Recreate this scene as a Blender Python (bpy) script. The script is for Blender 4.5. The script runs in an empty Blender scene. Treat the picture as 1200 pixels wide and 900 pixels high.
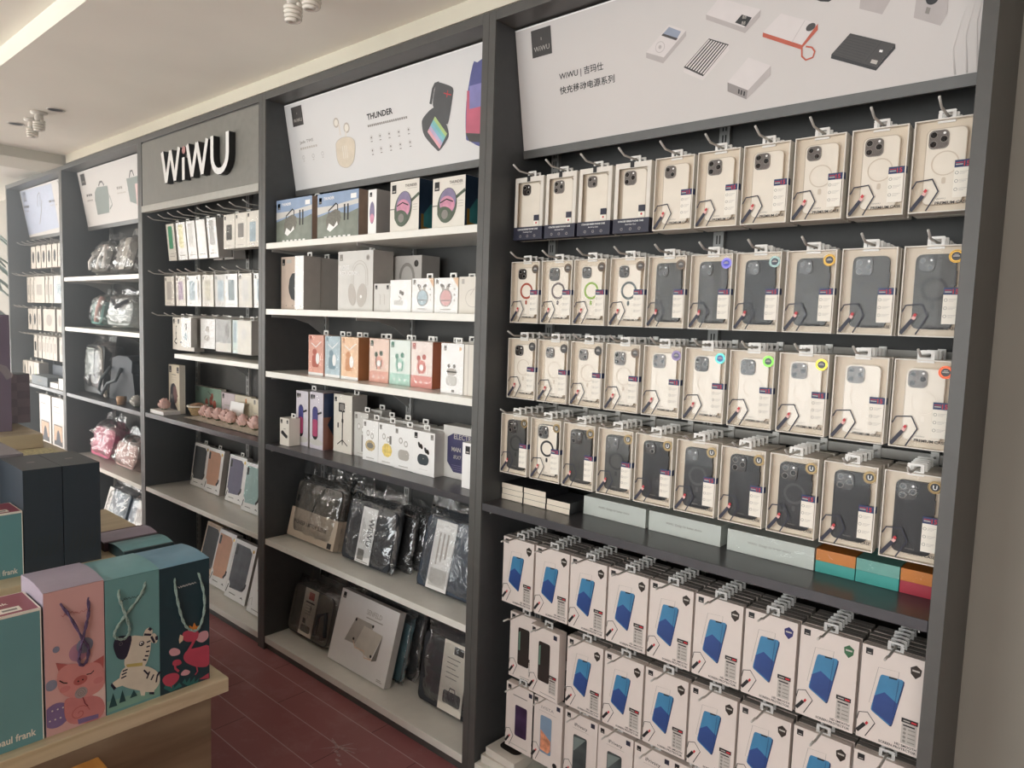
import bpy, math, random
from mathutils import Matrix, Vector, noise
random.seed(7)
SC = bpy.context.scene
COL = SC.collection
PI = math.pi
R = math.radians

# ------------------------------------------------------------------ materials
def lin(h):
    h = h.lstrip('#')
    o = []
    for k in (0, 2, 4):
        c = int(h[k:k+2], 16)/255
        o.append(c/12.92 if c <= .04045 else ((c+.055)/1.055)**2.4)
    return (*o, 1)
MATS = {}
def mat(name, hexc, rough=.5, metal=0., var=.05, scale=30., bump=0., bscale=120., spec=.5, emit=0., coat=0.):
    """plain surface with a slight procedural mottling (and optional bump)"""
    if name in MATS: return MATS[name]
    m = bpy.data.materials.new(name); m.use_nodes = True
    nt = m.node_tree; b = nt.nodes['Principled BSDF']
    c = lin(hexc)
    b.inputs['Roughness'].default_value = rough
    b.inputs['Metallic'].default_value = metal
    b.inputs['Specular IOR Level'].default_value = spec
    if coat:
        b.inputs['Coat Weight'].default_value = coat
        b.inputs['Coat Roughness'].default_value = .08
    if var > 0:
        tc = nt.nodes.new('ShaderNodeTexCoord')
        n = nt.nodes.new('ShaderNodeTexNoise'); n.inputs['Scale'].default_value = scale; n.inputs['Detail'].default_value = 2
        nt.links.new(tc.outputs['Object'], n.inputs['Vector'])
        r = nt.nodes.new('ShaderNodeValToRGB')
        r.color_ramp.elements[0].position = .3; r.color_ramp.elements[1].position = .7
        r.color_ramp.elements[0].color = tuple(x*(1-var) for x in c[:3])+(1,)
        r.color_ramp.elements[1].color = tuple(min(1, x*(1+var)) for x in c[:3])+(1,)
        nt.links.new(n.outputs['Fac'], r.inputs['Fac']); nt.links.new(r.outputs['Color'], b.inputs['Base Color'])
    else:
        b.inputs['Base Color'].default_value = c
    if bump > 0:
        tc = nt.nodes.new('ShaderNodeTexCoord')
        n2 = nt.nodes.new('ShaderNodeTexNoise'); n2.inputs['Scale'].default_value = bscale; n2.inputs['Detail'].default_value = 3
        nt.links.new(tc.outputs['Object'], n2.inputs['Vector'])
        bp = nt.nodes.new('ShaderNodeBump'); bp.inputs['Strength'].default_value = bump; bp.inputs['Distance'].default_value = .01
        nt.links.new(n2.outputs['Fac'], bp.inputs['Height']); nt.links.new(bp.outputs['Normal'], b.inputs['Normal'])
    if emit:
        b.inputs['Emission Color'].default_value = c; b.inputs['Emission Strength'].default_value = emit
    MATS[name] = m
    return m
def film_mat(name, tint='#ffffff', base=.06, rough=.06, bump=0., bscale=18., haze=0., gain=1.):
    """clear plastic film: transparent with a fresnel gloss, optionally crinkled and milky"""
    m = bpy.data.materials.new(name); m.use_nodes = True; nt = m.node_tree
    for n in list(nt.nodes): nt.nodes.remove(n)
    N = nt.nodes.new; L = nt.links.new
    out = N('ShaderNodeOutputMaterial'); mix = N('ShaderNodeMixShader'); tr = N('ShaderNodeBsdfTransparent'); gl = N('ShaderNodeBsdfGlossy')
    tr.inputs['Color'].default_value = lin(tint); gl.inputs['Roughness'].default_value = rough
    lw = N('ShaderNodeFresnel'); lw.inputs['IOR'].default_value = 1.45
    ad = N('ShaderNodeMath'); ad.operation = 'ADD'; ad.use_clamp = True; ad.inputs[1].default_value = base
    gn = N('ShaderNodeMath'); gn.operation = 'MULTIPLY'; gn.inputs[1].default_value = gain; L(lw.outputs['Fac'], gn.inputs[0]); L(gn.outputs[0], ad.inputs[0]); L(ad.outputs[0], mix.inputs['Fac'])
    if bump > 0:
        tc = N('ShaderNodeTexCoord'); v = N('ShaderNodeTexNoise'); v.inputs['Scale'].default_value = bscale; v.inputs['Detail'].default_value = 4
        v.inputs['Distortion'].default_value = 1.2
        bp = N('ShaderNodeBump'); bp.inputs['Strength'].default_value = bump; bp.inputs['Distance'].default_value = .02
        L(tc.outputs['Object'], v.inputs['Vector']); L(v.outputs['Fac'], bp.inputs['Height'])
        L(bp.outputs['Normal'], gl.inputs['Normal']); L(bp.outputs['Normal'], lw.inputs['Normal'])
    if haze > 0:
        df = N('ShaderNodeBsdfDiffuse'); df.inputs['Color'].default_value = (.8, .82, .84, 1)
        m2 = N('ShaderNodeMixShader'); m2.inputs['Fac'].default_value = haze
        L(tr.outputs[0], m2.inputs[1]); L(df.outputs[0], m2.inputs[2]); L(m2.outputs[0], mix.inputs[1])
    else:
        L(tr.outputs[0], mix.inputs[1])
    L(gl.outputs[0], mix.inputs[2]); L(mix.outputs[0], out.inputs['Surface'])
    MATS[name] = m
    return m
def wood_mat(name, c1, c2, scale=3., rough=.45, axis='X'):
    m = bpy.data.materials.new(name); m.use_nodes = True; nt = m.node_tree; b = nt.nodes['Principled BSDF']
    N = nt.nodes.new; L = nt.links.new
    tc = N('ShaderNodeTexCoord'); mp = N('ShaderNodeMapping')
    mp.inputs['Scale'].default_value = {'X': (.6, 5, 5), 'Y': (5, .6, 5), 'Z': (5, 5, .6)}[axis]
    w = N('ShaderNodeTexNoise'); w.inputs['Scale'].default_value = scale; w.inputs['Detail'].default_value = 5; w.inputs['Distortion'].default_value = 1.6
    r = N('ShaderNodeValToRGB'); r.color_ramp.elements[0].position = .3; r.color_ramp.elements[1].position = .7
    r.color_ramp.elements[0].color = lin(c1); r.color_ramp.elements[1].color = lin(c2)
    L(tc.outputs['Object'], mp.inputs['Vector']); L(mp.outputs[0], w.inputs['Vector']); L(w.outputs['Fac'], r.inputs['Fac']); L(r.outputs['Color'], b.inputs['Base Color'])
    b.inputs['Roughness'].default_value = rough
    MATS[name] = m
    return m

frame_m = mat('dark_grey_laminate', '#545350', .42, bump=.03, bscale=300)
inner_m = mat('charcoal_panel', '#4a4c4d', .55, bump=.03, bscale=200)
back_m = mat('charcoal_back', '#40403f', .6)
fascia_m = mat('grey_fascia', '#7b7972', .6, bump=.02)
white_shelf = mat('cream_laminate', '#ebe9e0', .24, var=.02)
dark_shelf = mat('dark_laminate', '#48474a', .28, var=.04)
steel = mat('grey_steel', '#8d8d8c', .4, metal=.6)
bracket_m = mat('grey_bracket', '#9a9a97', .5)
hook_m = mat('white_wire', '#c9c6c0', .35, metal=.2)
rail_m = mat('grey_rail', '#b4b1aa', .45)
white = mat('white_card', '#e0dacf', .45, var=.015)
white2 = mat('bright_white_card', '#f1efec', .35, var=.01)
cream = mat('cream_insert', '#d8cab6', .6, var=.02)
clearc = mat('clear_case_face', '#e8dfd0', .25, var=.02)
clearrim = mat('clear_case_rim', '#c3b5a2', .2, var=.02)
smoke = mat('smoke_case', '#3f3d39', .35)
smoke_rim = mat('smoke_rim', '#2a2829', .35)
blackc = mat('black_case', '#1b1a1b', .4)
camglass = mat('camera_glass', '#6d6763', .15)
camdark = mat('camera_dark', '#37322f', .15)
lens_m = mat('lens', '#1d1b1b', .1, var=0)
lensring = mat('lens_ring', '#8b857e', .2, var=0)
navy = mat('navy_ink', '#262638', .5, var=0)
navyblue = mat('navy_label', '#1f2f5c', .45, var=0)
ink = mat('black_ink', '#1c1b1c', .5, var=0)
greyink = mat('grey_ink', '#86817b', .5, var=0)
lightink = mat('light_grey_ink', '#b9b3ab', .5, var=0)
redink = mat('red_ink', '#c23038', .5, var=0)
pinkink = mat('pale_pink_ink', '#e6b6b0', .5, var=0)
tab_m = mat('white_hang_tab', '#e9e7e2', .3, var=0)
greytab = mat('grey_hang_tab', '#c7c6c3', .3, var=0)
label_m = mat('label_paper', '#efe9dc', .5, var=0)
film = film_mat('window_film', base=.0, rough=.03, gain=.2)
bagfilm = film_mat('crinkled_bag_film', base=.09, rough=.05, bump=1., bscale=9, haze=.05, gain=1.2)
bagfilm2 = film_mat('crinkled_clear_bag', base=.07, rough=.05, bump=1., bscale=9, haze=.08, gain=1.2)

# ------------------------------------------------------------------ mesh builder
TXT = {}
def text_geo(s, bold=0):
    k = (s, bold)
    if k not in TXT:
        cu = bpy.data.curves.new('t', 'FONT'); cu.body = s; cu.size = 1; cu.resolution_u = 2; cu.offset = bold
        o = bpy.data.objects.new('t', cu); COL.objects.link(o)
        dg = bpy.context.evaluated_depsgraph_get()
        me = bpy.data.meshes.new_from_object(o.evaluated_get(dg))
        TXT[k] = ([tuple(v.co) for v in me.vertices], [tuple(p.vertices) for p in me.polygons])
        bpy.data.objects.remove(o); bpy.data.curves.remove(cu); bpy.data.meshes.remove(me)
    return TXT[k]
class MB:
    def __init__(s): s.v = []; s.f = []; s.m = []; s.sm = []; s.mats = []
    def mi(s, m):
        if m not in s.mats: s.mats.append(m)
        return s.mats.index(m)
    def add(s, vs, fs, m, smooth=False):
        o = len(s.v); s.v += [tuple(v) for v in vs]; i = s.mi(m)
        for f in fs: s.f.append(tuple(o+k for k in f)); s.m.append(i); s.sm.append(smooth)
        return s
    def merge(s, b, M):
        o = len(s.v); s.v += [tuple(M @ Vector(v)) for v in b.v]
        for f, i, q in zip(b.f, b.m, b.sm): s.f.append(tuple(o+k for k in f)); s.m.append(s.mi(b.mats[i])); s.sm.append(q)
        return s
    def box(s, x0, x1, y0, y1, z0, z1, m):
        v = [(x, y, z) for x in (x0, x1) for y in (y0, y1) for z in (z0, z1)]
        return s.add(v, [(0, 1, 3, 2), (4, 6, 7, 5), (0, 4, 5, 1), (2, 3, 7, 6), (0, 2, 6, 4), (1, 5, 7, 3)], m)
    def poly(s, pts, y, m):
        a = sum(p[0]*q[1]-q[0]*p[1] for p, q in zip(pts, list(pts[1:])+[pts[0]]))
        if a < 0: pts = list(reversed(pts))
        return s.add([(p[0], y, p[1]) for p in pts], [tuple(range(len(pts)))], m)
    def prism(s, pts, y0, y1, m, mside=None):
        a = sum(p[0]*q[1]-q[0]*p[1] for p, q in zip(pts, list(pts[1:])+[pts[0]]))
        if a < 0: pts = list(reversed(pts))
        n = len(pts)
        s.add([(p[0], y0, p[1]) for p in pts], [tuple(range(n))], m)
        s.add([(p[0], y1, p[1]) for p in pts], [tuple(reversed(range(n)))], mside or m)
        v = [(p[0], y, p[1]) for y in (y0, y1) for p in pts]
        return s.add(v, [(k, k+n, (k+1) % n+n, (k+1) % n) for k in range(n)], mside or m)
    def rect(s, x0, x1, z0, z1, y, m): return s.poly([(x0, z0), (x1, z0), (x1, z1), (x0, z1)], y, m)
    @staticmethod
    def rr(x0, x1, z0, z1, r, n=4):
        o = []
        for cx, cz, a in ((x1-r, z0+r, -90), (x1-r, z1-r, 0), (x0+r, z1-r, 90), (x0+r, z0+r, 180)):
            for k in range(n+1):
                t = R(a+90*k/n); o.append((cx+r*math.cos(t), cz+r*math.sin(t)))
        return o
    @staticmethod
    def ell(cx, cz, rx, rz, n=20, a=0):
        o = []
        for k in range(n):
            t = 2*PI*k/n; x = rx*math.cos(t); z = rz*math.sin(t)
            o.append((cx+x*math.cos(a)-z*math.sin(a), cz+x*math.sin(a)+z*math.cos(a)))
        return o
    @staticmethod
    def smooth(pts, k=3):
        P = [Vector(p) for p in pts]; n = len(P); o = []
        for i in range(n):
            p0, p1, p2, p3 = P[i-1], P[i], P[(i+1) % n], P[(i+2) % n]
            for j in range(k):
                u = j/k; o.append(tuple(.5*((2*p1)+(p2-p0)*u+(2*p0-5*p1+4*p2-p3)*u*u+(3*p1-p0-3*p2+p3)*u**3)))
        return o
    def disc(s, cx, cz, rx, y, m, rz=None, n=20, a=0): return s.poly(s.ell(cx, cz, rx, rz or rx, n, a), y, m)
    def loop(s, pts, w, y, m):
        """a closed flat band of width w drawn inside the outline pts"""
        cx = sum(p[0] for p in pts)/len(pts); cz = sum(p[1] for p in pts)/len(pts)
        inn = []
        n = len(pts)
        for k in range(n):
            p, a, b = Vector(pts[k]), Vector(pts[k-1]), Vector(pts[(k+1) % n])
            d = (b-a); d = Vector((-d[1], d[0]))
            if d.length: d.normalize()
            if d.dot(Vector((cx, cz))-p) < 0: d = -d
            inn.append(tuple(p+d*w))
        v = [(p[0], y, p[1]) for p in pts]+[(p[0], y, p[1]) for p in inn]
        return s.add(v, [(k, (k+1) % n, (k+1) % n+n, k+n) for k in range(n)], m)
    def ring(s, cx, cz, r, w, y, m, n=24): return s.loop(s.ell(cx, cz, r, r, n), w, y, m)
    def stroke(s, pts, w, y, m):
        pts = [Vector(p) for p in pts]; n = len(pts); l = []; r = []
        for k in range(n):
            d = (pts[min(k+1, n-1)]-pts[max(k-1, 0)])
            if d.length: d.normalize()
            q = Vector((-d[1], d[0]))*w/2; l.append(pts[k]+q); r.append(pts[k]-q)
        v = [(p[0], y, p[1]) for p in r]+[(p[0], y, p[1]) for p in l]
        return s.add(v, [(k, k+1, k+1+n, k+n) for k in range(n-1)], m)
    def tube(s, pts, r, m, n=6, closed=False):
        pts = [Vector(p) for p in pts]; N = len(pts); vs = []; up = None
        for k in range(N):
            if closed: d = pts[(k+1) % N]-pts[k-1]
            else: d = pts[min(k+1, N-1)]-pts[max(k-1, 0)]
            d = d.normalized() if d.length else Vector((0, 0, 1))
            if up is None: up = d.orthogonal().normalized()
            up = (up-d*up.dot(d)); up = up.normalized() if up.length > 1e-6 else d.orthogonal().normalized()
            q = d.cross(up)
            rr = r[k] if isinstance(r, (list, tuple)) else r
            for j in range(n):
                t = 2*PI*j/n; vs.append(pts[k]+(up*math.cos(t)+q*math.sin(t))*rr)
        fs = []
        for k in range(N if closed else N-1):
            a = k*n; b = ((k+1) % N)*n
            fs += [(a+j, a+(j+1) % n, b+(j+1) % n, b+j) for j in range(n)]
        if not closed: fs += [tuple(reversed(range(n))), tuple((N-1)*n+j for j in range(n))]
        return s.add(vs, fs, m, True)
    def lathe(s, prof, cx, cy, m, n=20):
        vs = [(cx+r*math.cos(2*PI*j/n), cy+r*math.sin(2*PI*j/n), z) for r, z in prof for j in range(n)]
        fs = [(k*n+j, k*n+(j+1) % n, (k+1)*n+(j+1) % n, (k+1)*n+j) for k in range(len(prof)-1) for j in range(n)]
        return s.add(vs, fs, m, True)
    def text(s, t, x, z, size, y, m, ax='l', sx=1., bold=0, ang=0, width=None):
        V, F = text_geo(t, bold)
        if not V: return s
        x0 = min(v[0] for v in V); x1 = max(v[0] for v in V)
        if width: sx = width/((x1-x0)*size)
        off = {'l': -x0, 'c': -(x0+x1)/2, 'r': -x1}[ax]
        ca, sa = math.cos(ang), math.sin(ang)
        vs = []
        for a, b, _ in V:
            p = (a+off)*size*sx; q = b*size
            vs.append((x+p*ca-q*sa, y, z+p*sa+q*ca))
        return s.add(vs, F, m)
    def mesh(s, name):
        me = bpy.data.meshes.new(name); me.from_pydata(s.v, [], s.f)
        for m in s.mats: me.materials.append(m)
        me.polygons.foreach_set('material_index', s.m); me.polygons.foreach_set('use_smooth', s.sm); me.update()
        return me
    def build(s, name, parent=None, loc=None, rot=None, bevel=0, label=None):
        return obj(name, s.mesh(name), parent, loc, rot, bevel, label)
def obj(name, me, parent=None, loc=None, rot=None, bevel=0, label=None):
    o = bpy.data.objects.new(name, me); COL.objects.link(o)
    if parent: o.parent = parent
    if loc: o.location = loc
    if rot: o.rotation_euler = rot
    if bevel:
        b = o.modifiers.new('bevel', 'BEVEL'); b.width = bevel; b.segments = 2; b.limit_method = 'ANGLE'
    if label: o['label'] = label
    return o
def tag(o, label, cat, group=None):
    o['label'] = label; o['category'] = cat
    if group: o['group'] = group
    return o
def thing(name, label, cat, loc=(0, 0, 0), rot=(0, 0, 0), group=None):
    o = bpy.data.objects.new(name, None); COL.objects.link(o); o.empty_display_size = .03
    o.location = loc; o.rotation_euler = rot
    return tag(o, label, cat, group)
def struct(name, mb, bevel=0):
    o = mb.build(name, bevel=bevel); o['kind'] = 'structure'; return o
def copy_tree(o, parent=None):
    c = o.copy(); COL.objects.link(c)
    if parent: c.parent = parent
    for ch in list(o.children): copy_tree(ch, c)
    return c
def dup(root, loc, label, rot=None, group=None):
    c = copy_tree(root); c.location = loc; c['label'] = label
    if rot is not None: c.rotation_euler = rot
    if group: c['group'] = group
    return c
ORD = ['first', 'second', 'third', 'fourth', 'fifth', 'sixth', 'seventh', 'eighth', 'ninth', 'tenth', 'eleventh', 'twelfth']
LF, LL, LR, LC, EXPO, HAZE = 860, 400, 95, 150, -0.25, .22
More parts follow.
